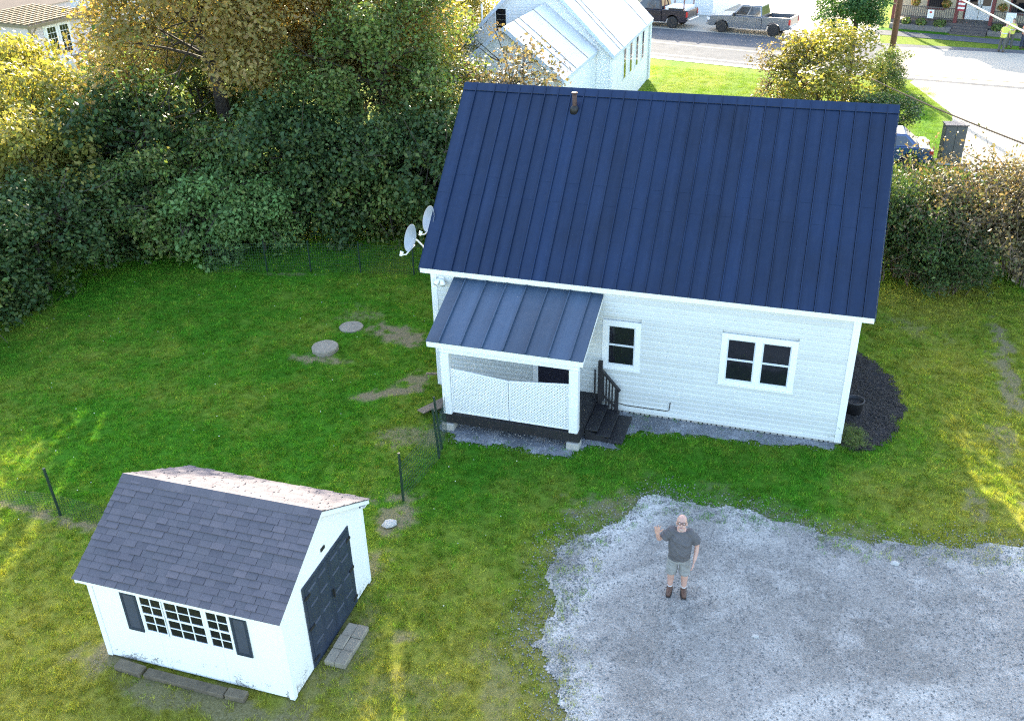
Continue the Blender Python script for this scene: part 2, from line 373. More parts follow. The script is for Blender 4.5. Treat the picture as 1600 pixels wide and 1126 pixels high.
# ------------------------------------------------------------------ street, lots
def sheet(name, poly, z, mt, label):
    o = MB().add([(x, y, z) for x, y in poly], [tuple(range(len(poly)))]).build(name, mt)
    return tag(o, label, None, kind='structure')
M['asphalt'] = mat('asphalt', (.13, .135, .145), 1., spec=.05, var=.3, vs=1.2, bmp=.4, bs_=40)
M['lot'] = mat('pale_lot', (.40, .37, .31), 1., spec=.1, var=.15, vs=.5, bmp=.4, bs_=20)
M['walk'] = mat('sidewalk', (.40, .39, .37), .85, var=.15, vs=2)
M['lineyel'] = mat('road_yellow', (.55, .42, .10), .7, var=.25, vs=4)
M['linewht'] = mat('road_white', (.72, .72, .70), .7, var=.25, vs=4)
sheet('street', [(-60, 58.2), (-14, 46.0), (-2.6, 41.7), (5.2, 39.6), (19, 37.0), (60, 30.5), (64, 40), (21, 47.6), (6, 48.8), (-4.2, 51), (-60, 66)], .008, M['asphalt'], 'grey asphalt street behind the house')
sheet('parking_lot', [(-60, 66.3), (-4.2, 51.0), (6, 48.8), (11.5, 48.2), (11.5, 90), (-60, 90)], .004, M['lot'], 'pale gravel parking area across the street')
sheet('side_lot', [(15.6, 12), (14.6, 18), (14.2, 26), (14.6, 31), (12.9, 37.5), (13.2, 38.35), (30, 35.4), (40, 10), (16.6, 4), (16.0, 8)], .004, M['lot'], 'bright pale gravel side lot right of the house')
sheet('corner_apron', [(11.2, 39.0), (13.2, 38.5), (30, 35.5), (40, 35), (26, 45.9), (12.3, 47.3)], .012, M['lot'], 'sunlit pale apron at the street corner')
sheet('sidewalk', [(-60, 57.6), (-14, 45.3), (-2.6, 41.0), (5.2, 38.9), (9.5, 38), (9.5, 38.6), (5.2, 39.5), (-2.6, 41.6), (-14, 45.9), (-60, 58.1)], .02, M['walk'], 'pale kerb strip along the near side of the street')
def strip_line(name, pts, w, z, mt, label):
    L = []; R_ = []
    for i, p in enumerate(pts):
        a = Vector(pts[max(i-1, 0)]); b = Vector(pts[min(i+1, len(pts)-1)]); d = (b-a).normalized(); n = Vector((-d.y, d.x))*w/2
        L.append(Vector(p)+n); R_.append(Vector(p)-n)
    m = MB()
    for i in range(len(pts)-1): m.add([(*R_[i], z), (*R_[i+1], z), (*L[i+1], z), (*L[i], z)], [(0, 1, 2, 3)])
    return tag(m.build(name, mt), label, None, kind='structure')
strip_line('centre_line', [(-60, 62), (-14, 49.5), (-3.4, 46.1), (4.8, 43.8), (11, 42.9)], .14, .0125, M['lineyel'], 'faded yellow centre line of the street')
strip_line('edge_line', [(-60, 59), (-14, 46.8), (-2.8, 42.5), (5.1, 40.3), (11, 39.4)], .12, .0125, M['linewht'], 'white edge line on the near side of the street')

# ------------------------------------------------------------------ HOUSE
W_, D_ = 9.94, 7.19; ZE, ZR = 3.36, 6.93; OY, OX = .12, .29
house = thing('house', 'white clapboard house with dark blue metal roof and covered porch', 'house')
wb = MB()
wb.box(.03, W_-.03, .03, D_-.03, -.1, 3.18)
wb.build('wall', M['siding'], house)
MB().prism([(0.03, .06, 3.18), (0.03, D_-.06, 3.18), (0.03, D_/2, 6.62)], (W_-.06, 0, 0)).build('gable_wall', M['siding'], house)
fo = MB().box(-.01, W_+.01, -.01, D_+.01, -.1, .09); fo.build('foundation', M['concrete'], house)
WIN = [(4.29, 5.21, 1.23, 2.51, 1), (7.07, 8.76, 1.22, 2.535, 2)]       # front windows incl. trim
DOOR = (2.55, 3.62, .40, 2.55)
holes = [(a, b, c, d) for a, b, c, d, _ in WIN] + [DOOR]
EX = .127
def board(x0, x1, z0, z1):   # wedge profile in x,y<0 outwards
    return x0, x1, z0, z1
def lap_board(b):
    x0, x1, z0, z1 = b; zc = z0+(z1-z0)*.66; p = [(.012, z0), (-.030, z0), (-.033, zc), (-.001, z1), (.012, z1)]
    return MB().prism([(x0, y, z) for y, z in p], (x1-x0, 0, 0))
z = .075; i = 0
while z < 3.2:
    z1 = min(z+EX, 3.26); segs = [(.10, W_-.10)]
    for (a, b, c, d) in holes:
        if z1 > c+.01 and z < d-.01:
            ns = []
            for s0, s1 in segs:
                if b <= s0 or a >= s1: ns.append((s0, s1)); continue
                if a > s0: ns.append((s0, a))
                if b < s1: ns.append((b, s1))
            segs = ns
    for s0, s1 in segs: lap_board(board(s0, s1, z, z1)).build('siding_board', M['siding'], house)
    z += EX
for side in (0, 1):          # gable ends and back
    z = .075
    while z < 6.5:
        z1 = z+EX+.008; ins = .1 if z < 3.2 else max(.1, (z1-3.2)/(6.62-3.2)*D_/2+.02)
        if D_-2*ins > .1:
            m = lap_board(board(-(D_-ins), -ins, z, z1)) if side == 0 else lap_board(board(ins, D_-ins, z, z1))
            o = m.build('siding_board', M['siding'], house)
            if side == 0: o.rotation_euler.z = -PI/2; o.location = (0.02, 0, 0)
            else: o.rotation_euler.z = PI/2; o.location = (W_-.02, 0, 0)
        z += EX
z = .075
while z < 3.2:
    o = lap_board(board(-(W_-.1), -.1, z, min(z+EX+.008, 3.26))).build('siding_board', M['siding'], house); o.rotation_euler.z = PI; o.location = (0, D_-.02, 0); z += EX
for cx, cy, sx, sy in ((0, 0, 1, 1), (W_, 0, -1, 1), (0, D_, 1, -1), (W_, D_, -1, -1)):
    m = MB().box(*sorted((cx-sx*.042, cx+sx*.11)), *sorted((cy-sy*.042, cy+sy*.0)), .06, 3.26)
    m.box(*sorted((cx-sx*.042, cx+sx*.0)), *sorted((cy+sy*.001, cy+sy*.11)), .06, 3.26)
    m.build('corner_board', M['trim'], house)
# eaves
for s in (0, 1):
    y0, y1 = (-OY, -OY+.025) if s == 0 else (D_+OY-.025, D_+OY)
    MB().box(-OX+.01, W_+OX-.01, y0, y1, ZE-.135, ZE-.012).build('fascia', M['trim'], house)
    a, b = (-OY+.026, .02) if s == 0 else (D_-.02, D_+OY-.026)
    MB().box(-OX+.02, W_+OX-.02, a, b, ZE-.125, ZE-.105).build('soffit', M['trim'], house)
# rakes
for x0, x1 in ((-OX+.012, -OX+.045), (W_+OX-.045, W_+OX-.012)):
    for s in (1, -1):
        e = (-OY+.03) if s == 1 else D_+OY-.03
        MB().prism([(x0, e, ZE-.15), (x0, e, ZE-.02), (x0, D_/2, ZR-.03), (x0, D_/2, ZR-.16)], (x1-x0, 0, 0)).build('rake_board', M['trim'], house)
# roof panels
def panels(parent, xs, e, r, mt, name='roof_panel', lap=True, flip=False):
    """standing seam panels between eave point e=(y,z) and top r=(y,z)"""
    ey, ez = e; ry, rz_ = r; d = Vector((0, ry-ey, rz_-ez)); Ln = d.length; d.normalize(); n = Vector((0, -d.z, d.y)) if not flip else Vector((0, d.z, -d.y))
    if n.z < 0: n = -n
    for k in range(len(xs)-1):
        x0, x1 = xs[k], xs[k+1]
        if k == len(xs)-2: x1 -= .006
        P = lambda x, t, h: Vector((x, ey, ez)) + d*t + n*h
        m = MB(); h1 = Ln*(.50 if k % 2 else .40) if lap else Ln
        xr = x1; x1 = x1-(.022 if k < len(xs)-2 else 0)
        m.hexa([P(x0, 0, -.012), P(x1, 0, -.012), P(x1, h1+.05, -.012), P(x0, h1+.05, -.012), P(x0, 0, 0), P(x1, 0, 0), P(x1, h1+.05, 0), P(x0, h1+.05, 0)])
        if lap: m.hexa([P(x0, h1, .001), P(x1, h1, .001), P(x1, Ln, .001), P(x0, Ln, .001), P(x0, h1, .0045), P(x1, h1, .0045), P(x1, Ln, .0035), P(x0, Ln, .0035)])
        if k > 0:
            m.hexa([P(x0-.015, 0, -.002), P(x0+.015, 0, -.002), P(x0+.015, Ln, -.002), P(x0-.015, Ln, -.002), P(x0-.011, 0, .052), P(x0+.011, 0, .052), P(x0+.011, Ln, .052), P(x0-.011, Ln, .052)])
        m.build(name, mt, parent)
    P = lambda x, t, h: Vector((x, ey, ez)) + d*t + n*h
    MB().hexa([P(xs[0]+.01, .03, -.055), P(xs[-1]-.01, .03, -.055), P(xs[-1]-.01, Ln-.06, -.055), P(xs[0]+.01, Ln-.06, -.055), P(xs[0]+.01, .03, -.045), P(xs[-1]-.01, .03, -.045), P(xs[-1]-.01, Ln-.06, -.045), P(xs[0]+.01, Ln-.06, -.045)]).build('seam_shade_sheet', M['black'], parent)  # black sheet added so the seam gaps read dark, like shaded rib sides
rng = random.Random(3)
xs = [-OX, .05, .55]
while xs[-1] < W_+OX-.40: xs.append(xs[-1]+.337+rng.uniform(-.008, .008))
xs.append(W_+OX)
panels(house, xs, (-OY-.02, ZE), (D_/2, ZR), M['roof'])
panels(house, xs, (D_+OY+.02, ZE), (D_/2, ZR), M['roof'], flip=True)
sl_ = (ZR-ZE)/(D_/2+OY+.02); m = MB()
for s in (1, -1):
    y = D_/2; dy = -.16*s; h = .05
    m.hexa([(-OX-.01, y+dy, ZR-.16*sl_+h-.01), (W_+OX+.01, y+dy, ZR-.16*sl_+h-.01), (W_+OX+.01, y, ZR+h-.01), (-OX-.01, y, ZR+h-.01),
            (-OX-.01, y+dy, ZR-.16*sl_+h), (W_+OX+.01, y+dy, ZR-.16*sl_+h), (W_+OX+.01, y, ZR+h), (-OX-.01, y, ZR+h)])
m.build('ridge_cap', M['roof'], house)
m = MB()
for s in (0, 1):       # metal edge trim on the rakes
    x0 = -OX-.012 if s == 0 else W_+OX
    for q in (1, -1):
        e = -OY-.02 if q == 1 else D_+OY+.02
        m.prism([(x0, e, ZE-.07), (x0, e, ZE+.012), (x0, D_/2, ZR+.012), (x0, D_/2, ZR-.07)], (.012, 0, 0))
m.build('roof_edge_trim', M['roof'], house)
v = MB().tube([(2.72, 3.2, 6.4), (2.72, 3.2, 6.93)], [.055, .055], 12); vp = v.build('vent_pipe', M['rust'], house, True)
MB().lathe([(.13, 6.45), (.10, 6.60), (.062, 6.64)], 14, (2.72, 3.2, 0)).build('pipe_boot', M['black'], vp, True)
MB().lathe([(.075, 6.93), (.08, 6.955), (.04, 6.965)], 12, (2.72, 3.2, 0)).build('pipe_cap', M['rust'], vp, True)
# windows
def window(x0, x1, z0, z1, n):
    t = .135
    w = MB()
    w.box(x0, x1, -.04, .0, z1-t, z1).box(x0, x1, -.04, .0, z0, z0+t*.75)
    w.box(x0, x0+t, -.04, .0, z0+t*.75, z1-t).box(x1-t, x1, -.04, .0, z0+t*.75, z1-t)
    if n == 2: xm = (x0+x1)/2; w.box(xm-.075, xm+.075, -.04, .0, z0+t*.75, z1-t)
    win = w.build('window', M['trim'], house)
    gaps = [(x0+t, x1-t)] if n == 1 else [(x0+t, xm-.075), (xm+.075, x1-t)]
    for a, b in gaps:
        za, zb = z0+t*.75, z1-t; zm = (za+zb)/2
        s = MB(); f = .028
        for q0, q1, y in ((za, zm+.02, -.012), (zm-.005, zb, -.001)):
            s.box(a, b, y-.018, y, q0, q0+f*1.4).box(a, b, y-.018, y, q1-f, q1).box(a, a+f, y-.018, y, q0+f*1.4, q1-f).box(b-f, b, y-.018, y, q0+f*1.4, q1-f)
            MB().box(a+f, b-f, y-.008, y-.003, q0+f*1.4, q1-f).build('pane', M['pane'], win)
        s.build('sash', M['sash'], win)
    MB().box(x0-.02, x1+.02, -.065, -.001, z0-.03, z0-.002).build('sill', M['trim'], win)
for a in WIN: window(*a)
# front door
d0, d1, dz0, dz1 = DOOR
m = MB().box(d0, d0+.13, -.045, 0, dz0, dz1).box(d1-.13, d1, -.045, 0, dz0, dz1).box(d0+.13, d1-.13, -.045, 0, dz1-.13, dz1)
dr = m.build('door_frame', M['trim'], house)
M['doorpaint'] = mat('door_dark', (.02, .02, .032), .35, var=.2)
MB().box(d0+.13, d1-.13, -.02, .0, dz0, dz1-.13).build('door', M['doorpaint'], dr)
MB().box(d0+.23, d1-.23, -.026, -.0205, 1.35, dz1-.25).build('pane', M['pane'], dr)
MB().ball((d0+.20, -.05, 1.38), .03).build('door_handle', M['metalgrey'], dr, True)
# porch
PY = -1.82; DZ = .47
pr_ = bpy.data.objects.new('porch_roof', None); COL.objects.link(pr_); pr_.parent = house
panels(pr_, [.57, .9, 1.43, 1.94, 2.44, 2.97, 3.5, 4.0, 4.30], (-1.98, 2.40), (-.022, 3.17), M['porchroof'], lap=False)
MB().box(.58, 4.29, -1.96, -1.935, 2.25, 2.385).build('fascia', M['trim'], pr_)
for x0 in (.585, 4.255): MB().prism([(x0, -1.93, 2.26), (x0, -1.93, 2.385), (x0, -.03, 3.13), (x0, -.03, 2.98)], (.03, 0, 0)).build('rake_board', M['trim'], pr_)
MB().hexa([(.63, -1.93, 2.30), (4.24, -1.93, 2.30), (4.24, -.03, 3.02), (.63, -.03, 3.02), (.63, -1.93, 2.325), (4.24, -1.93, 2.325), (4.24, -.03, 3.045), (.63, -.03, 3.045)]).build('ceiling', M['trim'], pr_)
MB().box(.86, 4.18, PY-.06, PY+.06, 2.10, 2.26).build('header_beam', M['trim'], pr_)
for x in (.98, 4.07):
    MB().box(x-.105, x+.105, PY-.105, PY+.105, DZ-.02, 2.11).build('porch_post', M['trim'], house, bevel=.012)
    MB().box(x-.15, x+.15, PY-.15, PY+.15, -.05, .20).build('pier_block', M['concrete'], house, bevel=.015)
dk = bpy.data.objects.new('porch_deck', None); COL.objects.link(dk); dk.parent = house
y = -1.90
while y < -.06:
    MB().box(.84, 4.22, y, min(y+.134, -.03), DZ-.045, DZ-.012).build('deck_board', M['darkwood'], dk); y += .14
MB().box(.83, 4.23, -1.93, -1.89, DZ-.24, DZ-.015).build('rim_joist', M['darkwood'], dk)
for x0 in (.83, 4.19): MB().box(x0, x0+.04, -1.888, -.03, DZ-.24, DZ-.047).build('rim_joist', M['darkwood'], dk)
for x0 in (.90, 4.0): MB().box(x0, x0+.14, -1.87, -1.73, .20, DZ-.05).build('post_foot', M['darkwood'], dk)
# lattice between the posts, sagging in the middle
def lattice(x0, x1, z0, za, zb, name):
    fr = MB(); y = PY-.03
    fr.beam((x0, y, z0+.02), (x1, y, z0+.02), .025, .045).beam((x0, y, za-.02), (x1, y, zb-.02), .028, .035)
    fr.beam((x0+.015, y, z0+.045), (x0+.015, y, za-.045), .025, .04, (0, 1, 0)).beam((x1-.015, y, z0+.045), (x1-.015, y, zb-.045), .025, .04, (0, 1, 0))
    f = fr.build('lattice_frame', M['trim'], house)
    m = MB(); top = lambda x: za+(zb-za)*(x-x0)/(x1-x0)-.02; st = .074
    for sgn, yy in ((1, y-.004), (-1, y+.004)):
        c = -(x1-x0)-2 if sgn > 0 else 0
        k = (z0 - x1) if sgn > 0 else (z0 + x0)
        while k < (max(za, zb) - x0 if sgn > 0 else max(za, zb)+x1):
            # line z = sgn*x + k clipped
            pts = []
            for t in np.linspace(x0, x1, 90):
                zz = sgn*t+k
                if z0 <= zz <= top(t): pts.append((t, zz))
            if len(pts) > 1: m.beam((pts[0][0], yy, pts[0][1]), (pts[-1][0], yy, pts[-1][1]), .036, .005, (0, 1, 0)) if False else m.beam((pts[0][0], yy, pts[0][1]), (pts[-1][0], yy, pts[-1][1]), .034, .006, (0, 1, 0))
            k += st
    o = m.build('lattice_strips', M['trim'], f); tag(o, kind='stuff')
lattice(1.09, 2.50, .50, 1.70, 1.575, 'a'); lattice(2.52, 3.96, .50, 1.575, 1.72, 'b')
# steps down the right side, black, with handrail against the house
for k, (zt, xa, xb) in enumerate(((.33, 4.24, 4.54), (.21, 4.50, 4.83), (.09, 4.79, 5.14))):
    MB().box(xa, xb, -1.46, -.28, zt-.045, zt).build('porch_step', M['darkwood'], house, bevel=.006)
    MB().box(xa+.02, xa+.04, -1.42, -.32, max(zt-.18, .0), zt-.047).build('step_riser', M['darkwood'], house)
for yy in (-1.43, -.33): MB().prism([(4.24, yy, .02), (5.08, yy, .02), (4.24, yy, .28)], (0, .035, 0)).build('step_stringer', M['darkwood'], house)
rl = bpy.data.objects.new('stair_railing', None); COL.objects.link(rl); rl.parent = house
for yy in (-.24,):
    MB().box(4.26, 4.36, yy-.05, yy+.05, .30, 1.50).build('newel_post', M['darkwood'], rl, bevel=.01)
    MB().box(4.68, 4.77, yy-.045, yy+.045, .10, .78).build('newel_post', M['darkwood'], rl, bevel=.01)
    MB().beam((4.30, yy, 1.30), (4.80, yy, .74), .09, .045).build('handrail', M['darkwood'], rl)
    MB().beam((4.30, yy, .62), (4.74, yy, .24), .05, .045).build('lower_rail', M['darkwood'], rl)
    for k in range(4):
        x = 4.39+k*.075; zt = 1.30-(x-4.30)*1.12
        MB().box(x-.017, x+.017, yy-.017, yy+.017, zt-.80, zt-.01).build('baluster', M['darkwood'], rl)
for k in range(12):
    MB().box(4.17, 4.205, -1.70+k*.13-.017, -1.70+k*.13+.017, DZ-.01, 1.25).build('baluster', M['darkwood'], rl) if k < 1 or k > 10 else None
# flood light, pipe, cable
fl = bpy.data.objects.new('flood_light', None); COL.objects.link(fl); fl.parent = house
MB().lathe([(.07, -.07), (.075, -.02)], 14, (.24, 0, 3.10), 'y').build('base', M['trim'], fl, True)
for sx in (-1, 1):
    MB().tube([(.24, -.06, 3.10), (.24+sx*.06, -.13, 3.06), (.24+sx*.10, -.22, 3.0)], [.025, .055, .068], 12).build('lamp_head', M['trim'], fl, True)
MB().tube([(4.5, -.035, .30), (4.95, -.035, .235), (5.9, -.035, .24), (5.98, -.035, .27), (6.0, -.035, .50)], .012, 8).build('cable', M['cable'], house, True)
m = MB()
rng = random.Random(8); x = 4.7
while x < 9.8: m.box(x, x+.03, -.016, -.011, .015, .05); x += rng.uniform(.09, .2)
tag(m.build('foundation_vents', M['black'], house), kind='stuff')

# ------------------------------------------------------------------ satellite dishes on the left gable
def dish(loc, label, s=1.0):
    t = thing('satellite_dish', label, 'satellite dish', loc, rad(18), 'dishes on the left gable')
    t.scale = (s, s, s)
    m = MB(); n = 24; R_ = [(0, 0), (.1, .012), (.2, .045), (.3, .10), (.31, .10), (.2, .03), (0, -.02)]
    prof = [(max(r, .002), h) for r, h in R_]
    m.lathe(prof, n); o = m.build('reflector', M['dishgrey'], t, True); o.scale = (1, 1.12, 1)
    o.rotation_euler = (rad(70), 0, rad(-62)); o.location = (-.12, 0, .16)
    MB().tube([(-.12, 0, .16), (-.03, .02, .10), (.10, .02, -.05), (.17, .02, -.30), (.42, .02, -.34)], .022, 8).build('mast', M['trim'], t, True)
    MB().tube([(-.10, -.02, .0), (-.30, -.28, -.14), (-.42, -.42, -.10)], .016, 8).build('feed_arm', M['trim'], t, True)
    MB().tube([(-.42, -.42, -.12), (-.38, -.37, -.02)], [.035, .045], 10).build('feed_horn', M['trim'], t, True)
dish((-.50, .42, 3.72), 'grey satellite dish nearer the eave at the left gable')
dish((-.26, 1.05, 4.02), 'satellite dish mostly hidden behind the left roof edge', .95)

# ------------------------------------------------------------------ SHED (local frame at its front-left ground corner)
SX, SY = -2.182, -10.352; SW, SD = 3.649, 2.972; SE_, SB, SR = 1.905, 1.885, 2.865
shed = thing('shed', 'small white garden shed with grey shingle roof and blue shutters', 'shed', (SX, SY, 0), .01)
MB().box(.02, SW-.02, .02, SD-.02, .05, 1.84).build('wall', M['shedwhite'], shed)
MB().prism([(.02, .03, 1.84), (.02, SD-.03, 1.84), (.02, SD/2, 2.72)], (SW-.04, 0, 0)).build('gable_wall', M['shedwhite'], shed)
MB().box(.05, SW-.05, .05, SD-.05, .0, .05).build('skid_base', M['timber'], shed)
FW = [(-1.21, -.765, 2), (-.735, .015, 3), (.065, .50, 2)]     # window units, world x
fr0, fr1 = -1.235-SX, .525-SX; wz0, wz1 = .82, 1.685
gro = [0.07, 1.22, 2.44, SW-.07]
for k in range(3):      # front panels above/below/side of the windows
    a, b = gro[k]+.002, gro[k+1]-.002
    for (q0, q1, h0, h1) in ((a, b, .04, wz0), (a, b, wz1, 1.84), (a, min(b, fr0), wz0, wz1), (max(a, fr1), b, wz0, wz1)):
        if q1 > q0+.01 and h1 > h0: MB().box(q0, q1, -.012, .0, h0+.0005, h1-.0005).build('wall_panel', M['shedwhite'], shed)
for k in range(3):
    a, b = gro[k]+.002, gro[k+1]-.002
    MB().box(a, b, SD, SD+.012, .04, 1.84).build('wall_panel', M['shedwhite'], shed)
dY0, dY1 = -9.61-SY, -8.02-SY
for x0, x1 in ((SW, SW+.012), (-.012, 0)):
    for a, b in ((.07, dY0-.02), (dY0-.018, dY1+.018), (dY1+.02, SD-.07)):
        top = lambda y: 1.86+min(y, SD-y)*(2.80-1.86)/(SD/2)
        ps = [(x0, a, .04), (x0, b, .04), (x0, b, top(b))] + ([(x0, SD/2, top(SD/2))] if a < SD/2 < b else []) + [(x0, a, top(a))]
        MB().prism(ps, (x1-x0, 0, 0)).build('wall_panel', M['shedwhite'], shed)
M['shedtrim'] = mat('shed_trim', (.86, .87, .86), .45, var=.04)
for cx, cy, sx, sy in ((0, 0, 1, 1), (SW, 0, -1, 1), (0, SD, 1, -1), (SW, SD, -1, -1)):
    m = MB().box(*sorted((cx-sx*.03, cx+sx*.068)), *sorted((cy-sy*.03, cy-sy*.0)), .03, 1.83)
    m.box(*sorted((cx-sx*.03, cx-sx*.0)), *sorted((cy+sy*.001, cy+sy*.068)), .03, 1.83)
    m.build('corner_trim', M['shedtrim'], shed)
e = .114; of = .185
MB().box(-e+.02, SW+e-.02, -of+.012, -of+.035, SE_-.085, SE_-.012).build('fascia', M['shedtrim'], shed)
MB().box(-e+.02, SW+e-.02, SD+of-.035, SD+of-.012, SB-.085, SB-.012).build('fascia', M['shedtrim'], shed)
MB().box(-e+.03, SW+e-.03, -of+.037, .0, SE_-.08, SE_-.06).build('soffit', M['shedtrim'], shed)
MB().box(-e+.03, SW+e-.03, SD, SD+of-.037, SB-.08, SB-.06).build('soffit', M['shedtrim'], shed)
for x0 in (-e+.015, SW+e-.045):
    MB().prism([(x0, -of+.01, SE_-.10), (x0, -of+.01, SE_-.014), (x0, SD/2, SR-.016), (x0, SD/2, SR-.12)], (.03, 0, 0)).build('rake_board', M['shedtrim'], shed)
    MB().prism([(x0, SD+of-.01, SB-.10), (x0, SD+of-.01, SB-.014), (x0, SD/2, SR-.016), (x0, SD/2, SR-.12)], (.03, 0, 0)).build('rake_board', M['shedtrim'], shed)
def shingles(ey, ez, ry, rz_, rows, single):
    d = Vector((0, ry-ey, rz_-ez)); Ln = d.length; d.normalize(); n = Vector((0, -d.z, d.y))
    if n.z < 0: n = -n
    MB().hexa([Vector((-e, ey, ez))+n*-.014, Vector((SW+e, ey, ez))+n*-.014, Vector((SW+e, ry, rz_))+n*-.014, Vector((-e, ry, rz_))+n*-.014,
               Vector((-e, ey, ez)), Vector((SW+e, ey, ez)), Vector((SW+e, ry, rz_)), Vector((-e, ry, rz_))]).build('roof_deck', M['shingle'], shed)
    rg = random.Random(11+single); ex = Ln/rows; allm = MB()
    for r in range(rows):
        x = -e-.012; t0 = r*ex - .012
        first = True
        while x < SW+e-.02:
            w = rg.uniform(.19, .27) if not first else rg.uniform(.10, .26); first = False
            x1 = min(x+w, SW+e+.012)
            if SW+e+.012-x1 < .09: x1 = SW+e+.012
            h = rg.choice((.010, .014, .022, .027)); t1 = min(t0+ex*1.25, Ln)
            P = lambda xx, t, hh: Vector((xx, ey, ez))+d*t+n*hh
            p = [P(x+.003, t0, .001), P(x1-.003, t0, .001), P(x1-.003, t1, .0005), P(x+.003, t1, .0005), P(x+.003, t0, h), P(x1-.003, t0, h), P(x1-.003, t1, .003), P(x+.003, t1, .003)]
            if single: MB().hexa(p).build('shingle', M['shingle'], shed)
            else: allm.hexa(p)
            x = x1
    if not single: tag(allm.build('rear_shingles', M['shingle'], shed), kind='stuff')
shingles(-of, SE_, SD/2, SR, 16, True); shingles(SD+of, SB, SD/2, SR, 16, False)
x = -e-.012
while x < SW+e:
    m = MB(); x1 = min(x+.26, SW+e+.012)
    for s in (1, -1):
        dz = -.135*(SR-SE_)/(SD/2+of)
        m.hexa([(x, SD/2-s*.135, SR+dz+.012), (x1, SD/2-s*.135, SR+dz+.012), (x1, SD/2, SR+.012), (x, SD/2, SR+.012), (x, SD/2-s*.135, SR+dz+.022), (x1, SD/2-s*.135, SR+dz+.022), (x1, SD/2, SR+.024), (x, SD/2, SR+.024)])
    m.build('ridge_shingle', M['shingle'], shed); x = x1+.002
# shed windows
for x0, x1, nc in FW:
    a, b = x0-SX, x1-SX; z0, z1 = .86, 1.665
    m = MB().box(a-.028, b+.028, -.03, -.0, z1, z1+.03).box(a-.028, b+.028, -.03, -.0, z0-.03, z0).box(a-.028, a, -.03, -.0, z0, z1).box(b, b+.028, -.03, -.0, z0, z1)
    w = m.build('window', M['shedtrim'], shed)
    zm = (z0+z1)/2
    for h0, h1, y in ((z0, zm, -.012), (zm, z1, -.02)):
        s = MB(); f = .024; s.box(a, b, y-.008, y+.006, h0, h0+f).box(a, b, y-.008, y+.006, h1-f, h1).box(a, a+f, y-.008, y+.006, h0+f, h1-f).box(b-f, b, y-.008, y+.006, h0+f, h1-f)
        cw = (b-a-2*f)/nc; ch = (h1-h0-2*f)/2
        for k in range(1, nc): s.box(a+f+k*cw-.009, a+f+k*cw+.009, y-.006, y+.003, h0+f, h1-f)
        for k in range(nc): s.box(a+f+k*cw+.009, a+f+(k+1)*cw-.009, y-.006, y+.003, h0+f+ch-.009, h0+f+ch+.009)
        s.build('sash', M['shedtrim'], w)
        for k in range(nc):
            for q in range(2): MB().box(a+f+k*cw+.001, a+f+(k+1)*cw-.001, y+.0035, y+.0055, h0+f+q*ch+.001, h0+f+(q+1)*ch-.001).build('pane', M['pane'], w)
for a, b in ((-1.565, -1.255), (.545, .84)):
    a -= SX; b -= SX; m = MB(); z0, z1 = .82, 1.68
    m.box(a, b, -.036, -.014, z0, z0+.07).box(a, b, -.036, -.014, z1-.06, z1).box(a, a+.045, -.036, -.014, z0+.07, z1-.06).box(b-.045, b, -.036, -.014, z0+.07, z1-.06)
    sh = m.build('shutter', M['slate_paint'], shed); zz = z0+.085
    while zz < z1-.075:
        MB().hexa([(a+.045, -.020, zz-.012), (b-.045, -.020, zz-.012), (b-.045, -.015, zz-.012), (a+.045, -.015, zz-.012), (a+.045, -.033, zz-.014), (b-.045, -.033, zz-.014), (b-.045, -.02, zz+.02), (a+.045, -.02, zz+.02)]).build('louvre', M['slate_paint'], sh)
        zz += .034
# double door on the right end
xx = SW+.013
ym = (dY0+dY1)/2
fr = MB().box(xx, xx+.022, dY0-.06, dY0, .05, 1.84).box(xx, xx+.022, dY1, dY1+.06, .05, 1.84).box(xx, xx+.022, dY0, dY1, 1.78, 1.84)
dfr = fr.build('door_frame', M['slate_paint'], shed)
for a, b in ((dY0+.004, ym-.004), (ym+.004, dY1-.004)):
    lf = MB().box(xx+.001, xx+.028, a, b, .06, 1.775).build('door', M['slate_paint'], shed)
    cwid = (b-a-.24)/2
    for c in range(2):
        y0 = a+.08+c*(cwid+.08)
        for z0, z1 in ((.16, .50), (.58, .92), (1.00, 1.34), (1.42, 1.68)):
            MB().hexa([(xx+.029, y0, z0), (xx+.029, y0+cwid, z0), (xx+.029, y0+cwid, z1), (xx+.029, y0, z1), (xx+.045, y0+.025, z0+.025), (xx+.045, y0+cwid-.025, z0+.025), (xx+.045, y0+cwid-.025, z1-.025), (xx+.045, y0+.025, z1-.025)]).build('raised_panel', M['slate_paint'], lf)
    ysd = a if a < ym-.1 else b
    for z0 in (.22, .92, 1.6): MB().box(xx+.0285, xx+.05, *(sorted((ysd-.05*(1 if a < ym-.1 else -1), ysd+.12*(1 if a < ym-.1 else -1)))), z0-.025, z0+.025).build('hinge', M['black'], lf)
MB().box(xx+.046, xx+.075, ym+.02, ym+.05, .9, 1.08).build('door_handle', M['black'], shed)
MB().box(xx, xx+.02, SD/2-.06, SD/2+.07, 2.02, 2.08).build('gable_vent', M['black'], shed)

